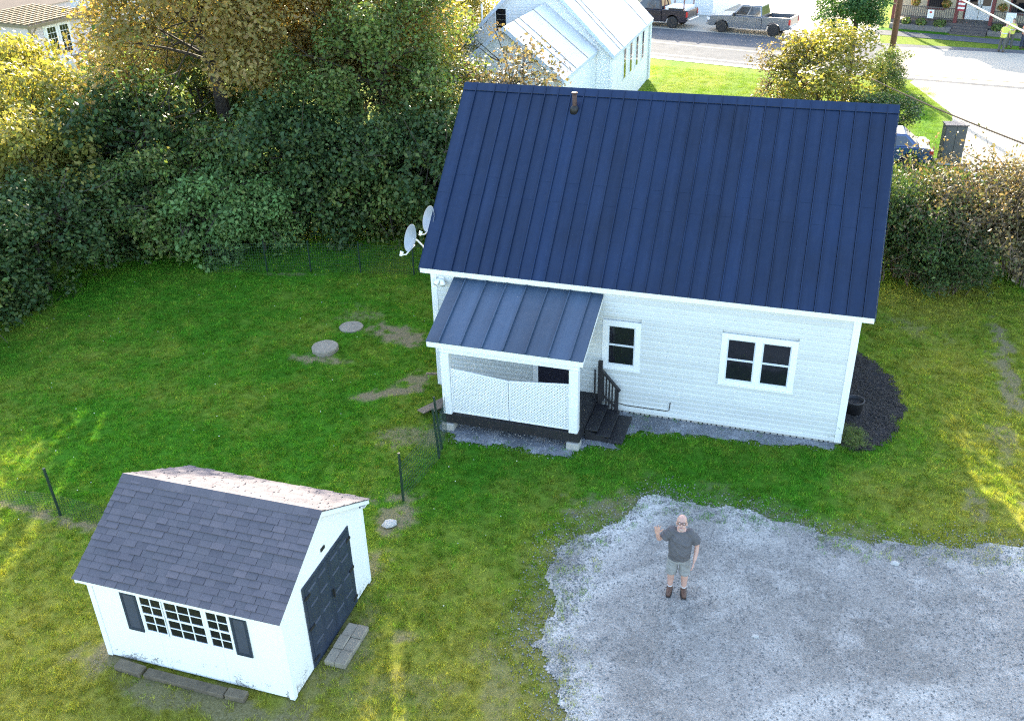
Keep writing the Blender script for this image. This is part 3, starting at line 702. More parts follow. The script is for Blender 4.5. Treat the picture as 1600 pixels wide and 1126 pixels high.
# loose blocks and steps by the shed
def block(name, lab, cat, x0, x1, y0, y1, h, mt, rz=0, grp=None):
    cx, cy = (x0+x1)/2, (y0+y1)/2; w, d = x1-x0, y1-y0
    o = MB().box(-w/2, w/2, -d/2, d/2, 0, h).build(name, mt, bevel=.012); o.location = (cx, cy, 0); o.rotation_euler = (0, 0, rz)
    return tag(o, lab, cat, grp)
block('edging_block', 'leftmost weathered concrete block along the front of the shed', 'block', -1.88, -1.33, -10.66, -10.46, .11, M['timber'], -.05, 'blocks before the shed')
block('edging_block', 'long middle weathered block along the front of the shed', 'block', -1.28, .30, -10.65, -10.47, .09, M['timber'], .005, 'blocks before the shed')
block('edging_block', 'short rightmost weathered block along the front of the shed', 'block', .33, .69, -10.64, -10.46, .12, M['timber'], .05, 'blocks before the shed')
k = 0
nm = ['near the shed door, back row', 'outer, back row', 'near the shed door, middle row', 'outer, middle row', 'near the shed door, front row', 'outer, front row']
for r, (y0, y1) in enumerate(((-8.83, -8.51), (-9.155, -8.835), (-9.48, -9.16))):
    for c, (x0, x1) in enumerate(((1.585, 1.775), (1.78, 1.985))):
        block('paver', 'tan concrete step block: ' + nm[k], 'paver', x0+.02*r*0, x1, y0, y1, .10+.012*((k*7) % 3), M['paver'], .015*((k % 3)-1), 'step blocks by the shed door'); k += 1

# ------------------------------------------------------------------ septic lids, stones, planks, tub
def lid(x, y, r, h, label):
    m = MB(); n = 22; rg = random.Random(int(x*100)); pr = []
    rr = [r*(1+rg.uniform(-.035, .03)) for _ in range(n)]
    for zz, s in ((0, 1.0), (h*.75, 1.0), (h, .94)):
        pr.append([(rr[k]*s*math.cos(2*PI*k/n), rr[k]*s*math.sin(2*PI*k/n), zz) for k in range(n)])
    v = pr[0]+pr[1]+pr[2]+[(0, 0, h+.008)]
    f = [(i*n+k, i*n+(k+1) % n, (i+1)*n+(k+1) % n, (i+1)*n+k) for i in range(2) for k in range(n)] + [(2*n+k, 2*n+(k+1) % n, 3*n) for k in range(n)]
    o = m.add(v, f).build('septic_lid', M['lid']); o.location = (x, y, 0); tag(o, label, 'septic lid', 'concrete lids in the lawn')
M['lid'] = mat('lid_concrete', (.30, .26, .20), .9, var=.35, vs=8, bmp=.6, bs_=30)
lid(-3.82, .92, .38, .14, 'raised round concrete lid with bare soil around it'); lid(-3.74, 2.38, .35, .05, 'flat round concrete lid flush in the lawn')
def stone(x, y, s, label, sq=.5, rz=0):
    bm = bmesh.new(); bmesh.ops.create_icosphere(bm, subdivisions=2, radius=1); rg = random.Random(int(x*1000))
    for v in bm.verts: v.co *= 1+rg.uniform(-.14, .14); v.co.z = max(v.co.z, -.5)
    me = bpy.data.meshes.new('stone'); bm.to_mesh(me); bm.free(); o = link('stone', me, M['stone']); o.scale = (s, s*.7, s*sq); o.location = (x, y, s*sq*.45); o.rotation_euler = (0, 0, rz)
    tag(o, label, 'stone')
stone(1.10, -5.64, .17, 'pale flat stone in the grass behind the shed', .45, .8)
stone(8.667, -6.69, .07, 'small white stone in the middle of the gravel'); stone(11.07, -3.98, .09, 'small pale stone near the far gravel edge')
def plank(x, y, L_, w, h, rz, ry, label):
    o = MB().box(-L_/2, L_/2, -w/2, w/2, -h/2, h/2).build('plank', M['plank'], bevel=.004); o.location = (x, y, .05+abs(math.sin(ry))*L_/2); o.rotation_euler = (0, ry, rz); tag(o, label, 'plank', 'planks beside the porch')
plank(.32, -1.0, 1.15, .24, .035, 1.15, .06, 'grey board lying along the left side of the porch')
plank(.52, -.95, 1.0, .2, .03, 1.2, .1, 'second grey board between porch and first board')
plank(-.12, .25, .8, .05, .05, .9, .35, 'thin tan stick leaning by the left house corner')
tb = thing('planter_tub', 'dark half-barrel tub against the right end of the house', 'planter', (10.24, 1.5, 0))
MB().lathe([(.18, .0), (.225, .34), (.235, .35), (.235, .38), (.205, .38), (.20, .30), (.02, .30)], 22).build('tub', M['darkwood'], tb, True)
MB().lathe([(.195, .29), (.195, .31)], 20).build('soil', M['mulch'], tb)

# ------------------------------------------------------------------ wire fences
def wirefence(name, pts, posts, h, label, tilt=0):
    t = thing(name, label, 'fence', (pts[0][0], pts[0][1], 0)); ox, oy = pts[0]
    for (x, y, hh, lx, ly) in posts:
        MB().tube([(x-ox, y-oy, -.1), (x-ox+lx, y-oy+ly, hh)], .03, 6).build('post', M['greenpost'], t)
    m = MB(); wr = .0038
    for i in range(len(pts)-1):
        a = Vector((*pts[i], 0))-Vector((ox, oy, 0)); b = Vector((*pts[i+1], 0))-Vector((ox, oy, 0)); L_ = (b-a).length; n = max(1, int(L_/.08))
        for k in range(n+1):
            p = a.lerp(b, k/n); m.tube([p+Vector((0, 0, .02)), p+Vector((0, 0, h))], wr, 3, False)
        zz = .03
        while zz <= h+.001: m.tube([a+Vector((0, 0, zz)), b+Vector((0, 0, zz))], wr, 3, False); zz += (h-.03)/10-1e-6
    tag(m.build('wire_mesh', M['wire'], t, normals=False), kind='stuff')
wirefence('wire_fence', [(-10.2, 4.75), (-8.26, 5.32), (-6.85, 5.7), (-5.19, 6.03), (-3.43, 6.35), (-1.4, 6.7), (0, 6.9)],
          [(-8.26, 5.32, 1.08, -.01, 0), (-6.85, 5.7, 1.1, .01, 0), (-5.19, 6.03, 1.1, 0, 0), (-3.43, 6.35, 1.1, .01, 0), (-1.4, 6.7, 1.1, 0, 0)], 1.0, 'green wire fence at the back of the lawn below the trees')
wirefence('wire_fence', [(1.04, -4.8), (1.21, -3.1), (.95, -1.97)], [(1.04, -4.8, 1.25, .0, 0), (1.21, -3.1, 1.32, -.10, .03), (1.12, -2.72, 1.36, -.14, .06)], .95, 'short green wire fence running out from the porch corner')
wirefence('wire_fence', [(-9.5, -7.6), (-7.3, -7.48), (-5.85, -7.33), (-4.2, -7.42), (-2.25, -7.5)], [(-5.85, -7.33, 1.22, -.06, 0), (-9.0, -7.6, 1.2, 0, 0)], .55, 'low sagging wire fence left of the shed with one leaning post')

# ------------------------------------------------------------------ vegetation
def unit(a): return a/np.maximum(np.linalg.norm(a, axis=1, keepdims=True), 1e-6)
def leaf_arrays(rg, C, Nn, L, Wd, droop=0.):
    n = len(C); T = rg.normal(size=(n, 3)); T[:, 2] -= droop*1.6; T = unit(T - Nn*np.sum(T*Nn, 1, keepdims=True)); B = np.cross(Nn, T)
    s = rg.uniform(.45, 1.5, (n, 1)); l = T*L*s*.5; w = B*Wd*s*.5; fo = Nn*Wd*.18
    V = np.stack([C-l, C+w*1.0-l*.1+fo, C+l, C-w-l*.1+fo], 1).reshape(-1, 3); F = np.arange(4*n).reshape(n, 4)
    return V, F
def clump_leaves(rg, cl, per, L, Wd, droop=0., flat=.75):
    C = []; Nn = []
    for (c, r, wgt) in cl:
        k = max(8, int(per*wgt)); d = unit(rg.normal(size=(k, 3))); rr = r*rg.uniform(.12, 1, (k, 1))**.5
        p = d*rr; p[:, 2] *= flat; p[:, 2] -= droop*np.abs(rg.normal(size=k))*r*.9
        C.append(np.asarray(c)+p); Nn.append(unit(d*.55+np.array([0, 0, .55])+rg.normal(size=(k, 3))*.55))
    return leaf_arrays(rg, np.concatenate(C), np.concatenate(Nn), L, Wd, droop)
def make_clumps(rg, n, center, radii, rmin, rmax, low=-.6):
    out = []
    while len(out) < n:
        d = unit(rg.normal(size=(1, 3)))[0]
        if d[2] < low: continue
        q = rg.uniform(.25, 1)**.45; lump = 1+.22*math.sin(3.1*d[0]*2+1.3*d[2]*3+len(out) % 3)+rg.uniform(-.12, .12)
        c = np.array(center)+d*np.array(radii)*q*lump; r = rg.uniform(rmin, rmax)
        out.append((c, r, (r/rmax)**2))
    return out
def limb(mb, rg, a, b, r0, r1, n=5, sag=.12, sides=6):
    a = np.array(a, float); b = np.array(b, float); L_ = np.linalg.norm(b-a); k = rg.normal(size=3)*L_*.06; k[2] += sag*L_
    pts = [a*(1-t)+b*t+k*4*t*(1-t)*.5+(rg.normal(size=3)*L_*.015 if 0 < t < 1 else 0) for t in np.linspace(0, 1, n)]
    mb.tube(pts, [r0+(r1-r0)*t for t in np.linspace(0, 1, n)], sides, False)
def tree_meshes(seed, h, crown_c, crown_r, nclump, per, L, Wd, lm, rmin, rmax, droop=0., tr=.22, low=-.6, nl=26):
    rg = np.random.default_rng(seed); cl = make_clumps(rg, nclump, crown_c, crown_r, rmin, rmax, low)
    V, F = clump_leaves(rg, cl, per, L, Wd, droop); cm = mesh_np('crown', V, F); cm.materials.append(lm)
    mb = MB(); th = crown_c[2]+crown_r[2]*.35
    tp = [(0, 0, -.1), (rg.normal()*.06, rg.normal()*.06, th*.35), (crown_c[0]*.5+rg.normal()*.1, crown_c[1]*.5, th*.7), (crown_c[0], crown_c[1], th)]
    mb.tube(tp, [tr*1.35, tr, tr*.72, tr*.3], 9)
    for i in rg.permutation(len(cl))[:nl]:
        c = cl[i][0]; t = rg.uniform(.35, .95); base = np.array(tp[1])*(1-t)+np.array(tp[3])*t
        limb(mb, rg, base, c, tr*.38*(1.15-t), .012)
        for _ in range(2): limb(mb, rg, base*.4+c*.6, c+rg.normal(size=3)*cl[i][1]*.9, .022, .006, 4, .0, 4)
    tm = mb.mesh('trunk'); tm.materials.append(M['bark'])
    return tm, cm
def thin_leaves(me, loc, s, rz, beams):      # gaps in a crown that let the low sun through
    n = len(me.vertices); co = np.empty(n*3, np.float32); me.vertices.foreach_get('co', co); C = co.reshape(-1, 4, 3).mean(1)*s; c_, s_ = math.cos(rz), math.sin(rz)
    Wd = np.stack([C[:, 0]*c_-C[:, 1]*s_+loc[0], C[:, 0]*s_+C[:, 1]*c_+loc[1], C[:, 2]], 1); keep = np.ones(len(C), bool); d = np.array(_sd)
    for (x, y, r) in beams:
        q = Wd-np.array([x, y, 0]); t = q@d; keep &= np.linalg.norm(q-np.outer(t, d), axis=1) > r
    V = co.reshape(-1, 4, 3)[keep].reshape(-1, 3); m2 = mesh_np('crown', V, np.arange(len(V)).reshape(-1, 4)); m2.materials.append(me.materials[0]); return m2
BEAMS = [(-7.8, -5.9, 1.0), (-7.2, -7.2, .95), (-8.8, -5.0, .7), (-6.5, -8.3, .75), (-8.9, -6.6, .9), (-7.6, -4.4, .45)]
def plant(meshes, name, label, cat, x, y, s=1., rz=0., grp=None, sz=None):
    t = thing(name, label, cat, (x, y, 0), rz, grp); t.scale = (s, s, s*(sz or 1))
    if meshes in THIN: meshes = (meshes[0], thin_leaves(meshes[1], (x, y), s, rz, BEAMS))
    a = link('trunk', meshes[0], None, t); b = link('crown', meshes[1], None, t); return t

M['leaf_haze_brown'] = leafmat('leaf_olive_haze', [(0.203, 0.193, 0.060), (0.334, 0.264, 0.086), (0.264, 0.253, 0.082), (0.426, 0.314, 0.121), (0.244, 0.172, 0.073)], .45)  # brown tones and brightness stand in for warm glare over the upper trees
M['leaf_yel'] = leafmat('leaf_yellowgreen', [(0.182, 0.201, 0.041), (0.255, 0.238, 0.055), (0.146, 0.182, 0.036), (0.347, 0.292, 0.092)], .42)
M['leaf_dark'] = leafmat('leaf_dark', [(0.032, 0.074, 0.024), (0.067, 0.127, 0.036), (0.044, 0.090, 0.036), (0.127, 0.173, 0.048), (0.042, 0.067, 0.026)], .3)
M['leaf_mid'] = leafmat('leaf_mid', [(0.083, 0.157, 0.036), (0.127, 0.217, 0.052), (0.210, 0.240, 0.067), (0.074, 0.127, 0.040), (0.150, 0.150, 0.053)], .35)
M['leaf_vine'] = leafmat('leaf_vine', [(0.120, 0.240, 0.066), (0.180, 0.300, 0.096), (0.096, 0.180, 0.054), (0.228, 0.300, 0.096)], .32)
M['leaf_dry'] = leafmat('leaf_dry', [(0.152, 0.118, 0.068), (0.113, 0.113, 0.046), (0.212, 0.152, 0.091), (0.083, 0.107, 0.040), (0.243, 0.183, 0.113)], .3)
M['leaf_green'] = leafmat('leaf_tree_green', [(0.034, 0.095, 0.027), (0.054, 0.128, 0.041), (0.081, 0.162, 0.041)], .3)
M['leaf_grape'] = leafmat('leaf_mauve', [(.10, .08, .08), (.16, .13, .08), (.09, .10, .05), (.2, .16, .13)], .4)

T_big = tree_meshes(1, 11, (0, 0, 7.0), (4.4, 4.2, 4.6), 150, 430, .17, .10, M['leaf_haze_brown'], .7, 1.35, tr=.28, nl=36)
T_big2 = tree_meshes(2, 10, (0, 0, 6.0), (3.4, 3.4, 4.3), 120, 400, .16, .095, M['leaf_yel'], .6, 1.2, tr=.22, nl=30)
T_big3 = tree_meshes(9, 10, (0, 0, 6.2), (3.8, 3.6, 4.6), 120, 420, .16, .10, M['leaf_mid'], .7, 1.3, tr=.22, nl=30)
S_dark = tree_meshes(3, 4, (0, 0, 1.9), (1.9, 1.7, 1.9), 62, 330, .13, .085, M['leaf_dark'], .4, .85, tr=.07, low=-.95, nl=24)
S_mid = tree_meshes(4, 4, (0, 0, 1.8), (1.7, 1.6, 1.8), 55, 330, .13, .08, M['leaf_mid'], .4, .8, tr=.06, low=-.95, nl=24)
S_yel = tree_meshes(5, 4, (0, 0, 2.0), (1.7, 1.7, 1.9), 60, 300, .12, .075, M['leaf_yel'], .35, .75, tr=.06, low=-.9, nl=24)
S_vine = tree_meshes(6, 3, (0, 0, 1.5), (1.6, 1.3, 1.5), 46, 320, .15, .085, M['leaf_vine'], .35, .65, droop=.55, tr=.05, low=-.95, nl=18)
T_green = tree_meshes(7, 12, (0, 0, 7.4), (2.2, 2.2, 4.8), 110, 330, .17, .11, M['leaf_green'], .5, .95, tr=.2, nl=26)
S_grape = tree_meshes(10, 4, (0, 0, 2.4), (1.9, 1.7, 2.2), 46, 150, .12, .075, M['leaf_grape'], .35, .7, tr=.05, low=-.9, nl=34)

G1 = 'tall trees behind the back lawn'
T_bigA = tree_meshes(31, 11, (0, 0, 7.0), (4.4, 4.2, 4.6), 160, 430, .17, .10, M['leaf_haze_brown'], .7, 1.35, tr=.28, nl=36)
T_bigB = tree_meshes(32, 11, (0, 0, 7.0), (4.4, 4.2, 4.6), 150, 430, .17, .10, M['leaf_haze_brown'], .7, 1.35, tr=.28, nl=36)
THIN = [T_bigA, T_bigB]
plant(T_bigA, 'tall_tree', 'largest olive-brown tree left of the house, over the back hedge', 'tree', -13.2, 11.5, 1.0, .4, G1)
plant(T_bigB, 'tall_tree', 'olive-brown tree at the top, nearest the mauve house at top left', 'tree', -17.5, 19.0, .92, 2.2, G1)
plant(T_big, 'tall_tree', 'olive-brown tree right behind the hedge, centre of the wood', 'tree', -9.0, 14.2, .85, 4.1, G1)
plant(T_big2, 'tall_tree', 'yellow-leaved tree between the brown trees and the white chapel', 'tree', -9.8, 19.5, .92, .2, G1)
plant(T_big2, 'tall_tree', 'yellow-green tree just left of the white chapel gable', 'tree', -9.6, 26.5, .72, 1.9, G1)
plant(T_big3, 'tall_tree', 'dark green tree rising behind the hedge near the left gable', 'tree', -6.9, 12.4, .85, 1.0, G1)
plant(T_big3, 'tall_tree', 'small green tree behind the far-left hedge corner', 'tree', -18.9, 12.2, .44, 2.6, G1)
plant(T_big, 'tall_tree', 'farthest olive-brown tree at the top of the wood', 'tree', -15.0, 30.0, .95, 5.3, G1)

G2 = 'shrubs along the back hedge'
HED = [(S_mid, -14.7, -2.2, 1.0, 1., 'mid-green shrub at the very left edge of the lawn'), (S_dark, -14.6, .0, 1.0, .95, 'dark shrub second from the left edge of the lawn'),
       (S_yel, -16.2, 1.2, 1.15, 1.1, 'tall yellow-green shrub at the left edge behind the hedge'), (S_dark, -14.4, 2.2, 1.05, 1., 'dark shrub in the left hedge below the yellow shrubs'),
       (S_yel, -15.6, 4.1, 1.2, 1.15, 'sunlit yellow-green shrub in the left hedge'), (S_dark, -13.9, 4.6, 1.0, .9, 'dark shrub at the bend of the hedge'),
       (S_mid, -12.6, 5.9, 1.05, 1., 'mid-green shrub just right of the hedge bend'), (S_vine, -10.9, 6.0, 1.05, 1., 'pale green vine-covered shrub hanging over the lawn'),
       (S_vine, -9.3, 6.9, .95, 1.0, 'drooping vine shrub left of the wire fence'), (S_mid, -11.2, 8.0, 1.2, .95, 'tall mid-green shrub behind the vines'),
       (S_dark, -9.2, 9.0, 1.2, 1.15, 'dark shrub behind the left fence post'), (S_dark, -7.4, 9.0, 1.15, 1.05, 'dark shrub behind the middle of the wire fence'),
       (S_mid, -5.6, 9.7, 1.1, 1.1, 'mid-green shrub behind the third fence post'), (S_dark, -3.9, 9.9, 1.15, 1.1, 'dark shrub behind the fence near the satellite dishes'),
       (S_dark, -2.0, 10.2, 1.1, 1.0, 'dark shrub closest to the left end of the house'), (S_yel, -4.4, 12.8, 1.1, 1.1, 'yellow-green shrub beside the upper left roof edge'),
       (S_yel, -18.2, 6.6, 1.3, 1.2, 'yellow-green shrub at the far left behind the hedge'), (S_yel, -21.0, 9.5, 1.35, 1.2, 'yellow-green shrub below the mauve house'),
       (S_mid, -17.0, -1.0, 1.2, 1.2, 'mid-green shrub off the left edge behind the first row'), (S_yel, -24.5, 13.5, 1.3, 1.1, 'yellow-green shrub at the left edge below the green tarp'),
       (S_mid, -17.2, 8.6, 1.2, 1.1, 'mid-green shrub filling the gap below the largest tree'), (S_dark, -14.6, 8.0, 1.3, 1.15, 'dark shrub under the largest brown tree'),
       (S_mid, -16.6, 14.6, 1.5, 1.1, 'mid-green shrub between the trunks of the two largest trees'), (S_mid, -20.4, 14.6, 1.3, 1.1, 'mid-green shrub in the shade under the top left tree'), (S_yel, -6.2, 21.8, .9, .9, 'yellow-green shrub below the chapel gable window')]
for k, (ms, x, y, s, sz, lab) in enumerate(HED): plant(ms, 'hedge_shrub', lab, 'shrub', x, y, s, k*1.7, G2, sz)
plant(S_grape, 'shrub', 'mauve and gold twiggy shrub rising behind the roof ridge', 'shrub', -3.0, 15.6, 1.35, .3, None, 1.0)
plant(S_yel, 'shrub', 'pale yellow shrub left of the mauve shrub behind the ridge', 'shrub', -5.6, 16.4, .85, 1.3, None, .95)
plant(T_green, 'street_tree', 'tall dark green tree behind the right end of the ridge', 'tree', 9.5, 32.2, .70, .5)
plant(S_yel, 'shrub', 'large yellow-green bush below the tall green street tree', 'shrub', 8.3, 27.4, 1.5, .8, None, .82)
plant(S_grape, 'shrub', 'thin twiggy bush left of the tall green tree', 'shrub', 6.6, 28.0, .95, 2.8, None, .95)
plant(S_dark, 'shrub', 'dark green low bush right of the roof ridge end', 'shrub', 10.9, 25.2, .8, .2, None, .75)
plant(S_mid, 'shrub', 'small green bush at the foot of the utility pole', 'shrub', 11.6, 35.6, .62, 1.2, None, 1.)

# brush thicket to the right of the house: arching bare stems with thin dry leaves
def brush_meshes(seed, nst, h, spread, lm, per):
    rg = np.random.default_rng(seed); mb = MB(); tips = []
    for i in range(nst):
        a = rg.uniform(0, 2*PI); r = abs(rg.normal())*.45; b = np.array([r*math.cos(a), r*math.sin(a), -.05]); d = np.array([math.cos(a+rg.normal()*.5), math.sin(a+rg.normal()*.5), 0])
        L_ = rg.uniform(.4, 1.15)*spread; hh = h*rg.uniform(.35, 1.08); drop = rg.uniform(.0, .45)
        pts = [b+d*L_*t**1.3+np.array([0, 0, hh*(math.sin(min(1., t*1.15)*PI*.5)-drop*t**4)])+rg.normal(size=3)*.03*(t > 0) for t in np.linspace(0, 1, 7)]
        r0 = rg.uniform(.012, .028); mb.tube(pts, [r0*(1-.8*t) for t in np.linspace(0, 1, 7)], 5, False)
        for q in range(4):
            k = rg.integers(2, 6); p = pts[k]; e = p+rg.normal(size=3)*np.array([.45, .45, .25])+np.array([0, 0, .15]); mb.tube([p, (p+e)/2+rg.normal(size=3)*.04, e], [r0*.45, r0*.3, .003], 4, False); tips += [e, (p+e)/2]
        tips += pts[3:]
    tips = np.array(tips); k = int(per); ii = rg.integers(0, len(tips), k); C = tips[ii]+rg.normal(size=(k, 3))*.13; C[:, 2] = np.abs(C[:, 2])
    Nn = unit(rg.normal(size=(k, 3))+np.array([0, 0, .5])); V, F = leaf_arrays(rg, C, Nn, .10, .05, .4)
    cm = mesh_np('crown', V, F); cm.materials.append(lm); sm = mb.mesh('stems'); sm.materials.append(M['twig']); return sm, cm
B1 = brush_meshes(21, 120, 3.0, 1.9, M['leaf_dry'], 13000); B2 = brush_meshes(22, 80, 2.8, 1.7, M['leaf_mid'], 17000); B3 = brush_meshes(23, 70, 2.6, 1.7, M['leaf_dark'], 19000)
def brush(ms, lab, x, y, s, rz, sz=1.):
    t = thing('brush', lab, 'shrub', (x, y, 0), rz, 'brush thicket right of the house'); t.scale = (s, s, s*sz); link('stems', ms[0], None, t); link('crown', ms[1], None, t)
brush(B1, 'brown bare-stemmed brush in the middle of the right thicket', 13.4, 11.0, 1.2, 0, 1.02)
brush(B1, 'brown arching brush at the right edge of the thicket', 15.2, 11.2, 1.1, 2.1, 1.1)
brush(B3, 'dark leafy brush nearest the right gable', 11.4, 10.4, 1.1, 1.0, 1.08)
brush(B3, 'dark low brush at the front foot of the thicket', 12.7, 9.7, .8, 3.0, .85)
brush(B2, 'green leafy brush at the top right of the thicket', 15.4, 13.2, .85, .7)
brush(B2, 'green leafy brush behind the right roof corner', 11.4, 12.6, .85, 4.0)
brush(B1, 'brown brush at the far back of the thicket by the cabinet', 12.9, 13.0, .85, 5.0)
brush(B1, 'twiggy brush cut by the right edge of the picture', 16.8, 14.6, .9, 1.5)
brush(B3, 'dark leafy brush tucked behind the right end of the house', 9.6, 10.4, 1.15, 2.0, 1.2)
brush(B2, 'small grassy clump at the right front corner of the house', 10.25, .03, .16, .5)

# ------------------------------------------------------------------ grass, pebbles, flowers as instanced stuff
def scatter(name, P, attrs, proto_mesh, label, cat, smin, smax, tilt=.15):
    me = bpy.data.meshes.new(name); me.vertices.add(len(P)); me.vertices.foreach_set('co', P.astype(np.float32).ravel())
    for k, a in attrs.items(): q = me.attributes.new(k, 'FLOAT', 'POINT'); q.data.foreach_set('value', a.astype(np.float32))
    o = link(name, me); tag(o, label, cat, kind='stuff')
    po = bpy.data.objects.new(name+'_source', proto_mesh)
    g = bpy.data.node_groups.new(name+'_nodes', 'GeometryNodeTree'); g.interface.new_socket('Geometry', in_out='INPUT', socket_type='NodeSocketGeometry'); g.interface.new_socket('Geometry', in_out='OUTPUT', socket_type='NodeSocketGeometry')
    gi = g.nodes.new('NodeGroupInput'); go = g.nodes.new('NodeGroupOutput'); m2p = g.nodes.new('GeometryNodeMeshToPoints'); iop = g.nodes.new('GeometryNodeInstanceOnPoints'); oi = g.nodes.new('GeometryNodeObjectInfo')
    oi.inputs[0].default_value = po
    rv = g.nodes.new('FunctionNodeRandomValue'); rv.data_type = 'FLOAT_VECTOR'; rv.inputs[0].default_value = (-tilt, -tilt, 0); rv.inputs[1].default_value = (tilt, tilt, 6.283)
    rs = g.nodes.new('FunctionNodeRandomValue'); rs.data_type = 'FLOAT'; rs.inputs[2].default_value = smin; rs.inputs[3].default_value = smax; rs.inputs['Seed'].default_value = 3
    L = g.links.new; L(gi.outputs[0], m2p.inputs[0]); L(m2p.outputs[0], iop.inputs['Points']); L(oi.outputs['Geometry'], iop.inputs['Instance']); L(rv.outputs[0], iop.inputs['Rotation']); L(rs.outputs[1], iop.inputs['Scale']); L(iop.outputs[0], go.inputs[0])
    md = o.modifiers.new('scatter', 'NODES'); md.node_group = g; return o
def grass_mat():
    m, nt, b, L = nodes('grass_blade')
    A = N(nt, 'ShaderNodeAttribute'); A.attribute_type = 'INSTANCER'; A.attribute_name = 'dry'; g = N(nt, 'ShaderNodeNewGeometry')
    c = mixc(nt, A.outputs['Fac'], (.074, .235, .016), (.335, .325, .050))
    c = mixc(nt, 1., c, ramp(nt, g.outputs['Random Per Island'], [(0, .6), (.9, 1.3), (1, 1.7)]), 'MULTIPLY')
    A2 = N(nt, 'ShaderNodeAttribute'); A2.attribute_type = 'INSTANCER'; A2.attribute_name = 'tone'; c = mixc(nt, 1., c, A2.outputs['Fac'], 'MULTIPLY')
    L(c, b.inputs['Base Color']); b.inputs['Roughness'].default_value = .6; b.inputs['Specular IOR Level'].default_value = .1
    tr = N(nt, 'ShaderNodeBsdfTranslucent'); L(mixc(nt, 1., c, (1.4, 1.3, .6), 'MULTIPLY'), tr.inputs[0]); mx = N(nt, 'ShaderNodeMixShader'); mx.inputs[0].default_value = .3
    L(b.outputs[0], mx.inputs[1]); L(tr.outputs[0], mx.inputs[2]); L(mx.outputs[0], nt.nodes['Material Output'].inputs[0]); return m
def tuft(seed, n, rad_, h):
    rg = np.random.default_rng(seed); V = []; F = []
    for i in range(n):
        a = rg.uniform(0, 2*PI); r = rad_*math.sqrt(rg.random()); x, y = r*math.cos(a), r*math.sin(a); g = rg.uniform(0, 2*PI); hh = h*rg.uniform(.5, 1.15); w = .0045; ln = rg.uniform(.2, .9)*hh; k = rg.uniform(0, 2*PI)
        dx, dy = math.cos(g)*w, math.sin(g)*w; b = len(V)
        V += [(x-dx, y-dy, 0), (x+dx, y+dy, 0), (x+math.cos(k)*ln, y+math.sin(k)*ln, hh)]; F.append((b, b+1, b+2))
    me = mesh_np('tuft', V, F); me.materials.append(M['grass']); return me
M['grass'] = grass_mat()
rg = np.random.default_rng(77)
def lawn_pts(x0, x1, y0, y1, dens):
    n = int((x1-x0)*(y1-y0)*dens); x = rg.uniform(x0, x1, n); y = rg.uniform(y0, y1, n)
    d = Vector((0, 0, 0)); cx, cy, cz = x-CAM.x, y-CAM.y, -CAM.z
    zc = cx*_f.x+cy*_f.y+cz*_f.z; u = (cx*_r.x+cy*_r.y+cz*_r.z)/zc*FOC; v = (cx*_u.x+cy*_u.y+cz*_u.z)/zc*FOC
    k = (np.abs(u) < 900) & (np.abs(v) < 660)
    k &= ~((x > .02) & (x < W_) & (y > 0) & (y < D_)) & ~((x > SX) & (x < SX+SW) & (y > SY) & (y < SY+SD)) & ~((x > .85) & (x < 4.2) & (y > -1.9) & (y < 0))
    x, y = x[k], y[k]; r = rg.random(len(x))
    keep = np.ones(len(x), bool)
    keep &= r > bare_mask(x, y)*1.02
    gs = gravel_sd(x, y); keep &= r > sstep(-.4, .95, gs)*1.005
    ss = strip_sd(x, y); keep &= (ss < 0) | ((r > .9) & (ss < .25)); ms = mulch_sd(x, y); keep &= (ms < 0) | ((r > .96) & (ms < .2))
    keep &= (np.hypot(x+3.82, y-.92) > .4) & (np.hypot(x+3.74, y-2.38) > .36)
    keep &= ~((x > 1.57) & (x < 2.0) & (y > -9.5) & (y < -8.5))
    keep &= fbm(x+9, y+2, 3.0, 3) > .27
    x, y = x[keep], y[keep]; return np.stack([x, y, np.zeros_like(x)], 1)
P1 = lawn_pts(-15, 17, -12.5, 14, 150)
dm = np.clip(dry_mask(P1[:, 0], P1[:, 1])+rg.normal(size=len(P1))*.2, 0, 1)
tn = .74+.50*sstep(.2, .8, fbm(P1[:, 0]+3, P1[:, 1]+8, 3.4, 4))*rg.uniform(.4, 1.7, len(P1))
scatter('lawn_grass', P1, {'dry': dm, 'tone': tn}, tuft(1, 18, .075, .072), 'short mown grass of the lawn around the house', 'grass', .6, 1.25)
P2 = lawn_pts(-6, 15, 14, 40, 26); P2 = P2[(poly_sd(P2[:, 0], P2[:, 1], np.array([(-9, 20), (-1, 20), (-1, 36), (-9, 36)])) < 0) & (P2[:, 1] < 38.5-P2[:, 0]*.15) & (P2[:, 0] < 14)]
scatter('back_grass', P2, {'tone': np.ones(len(P2)), 'dry': np.clip(dry_mask(P2[:, 0], P2[:, 1])*.7+.1, 0, 1)}, tuft(2, 22, .2, .08), 'grass of the sunlit lawn between house and street', 'grass', .7, 1.3)
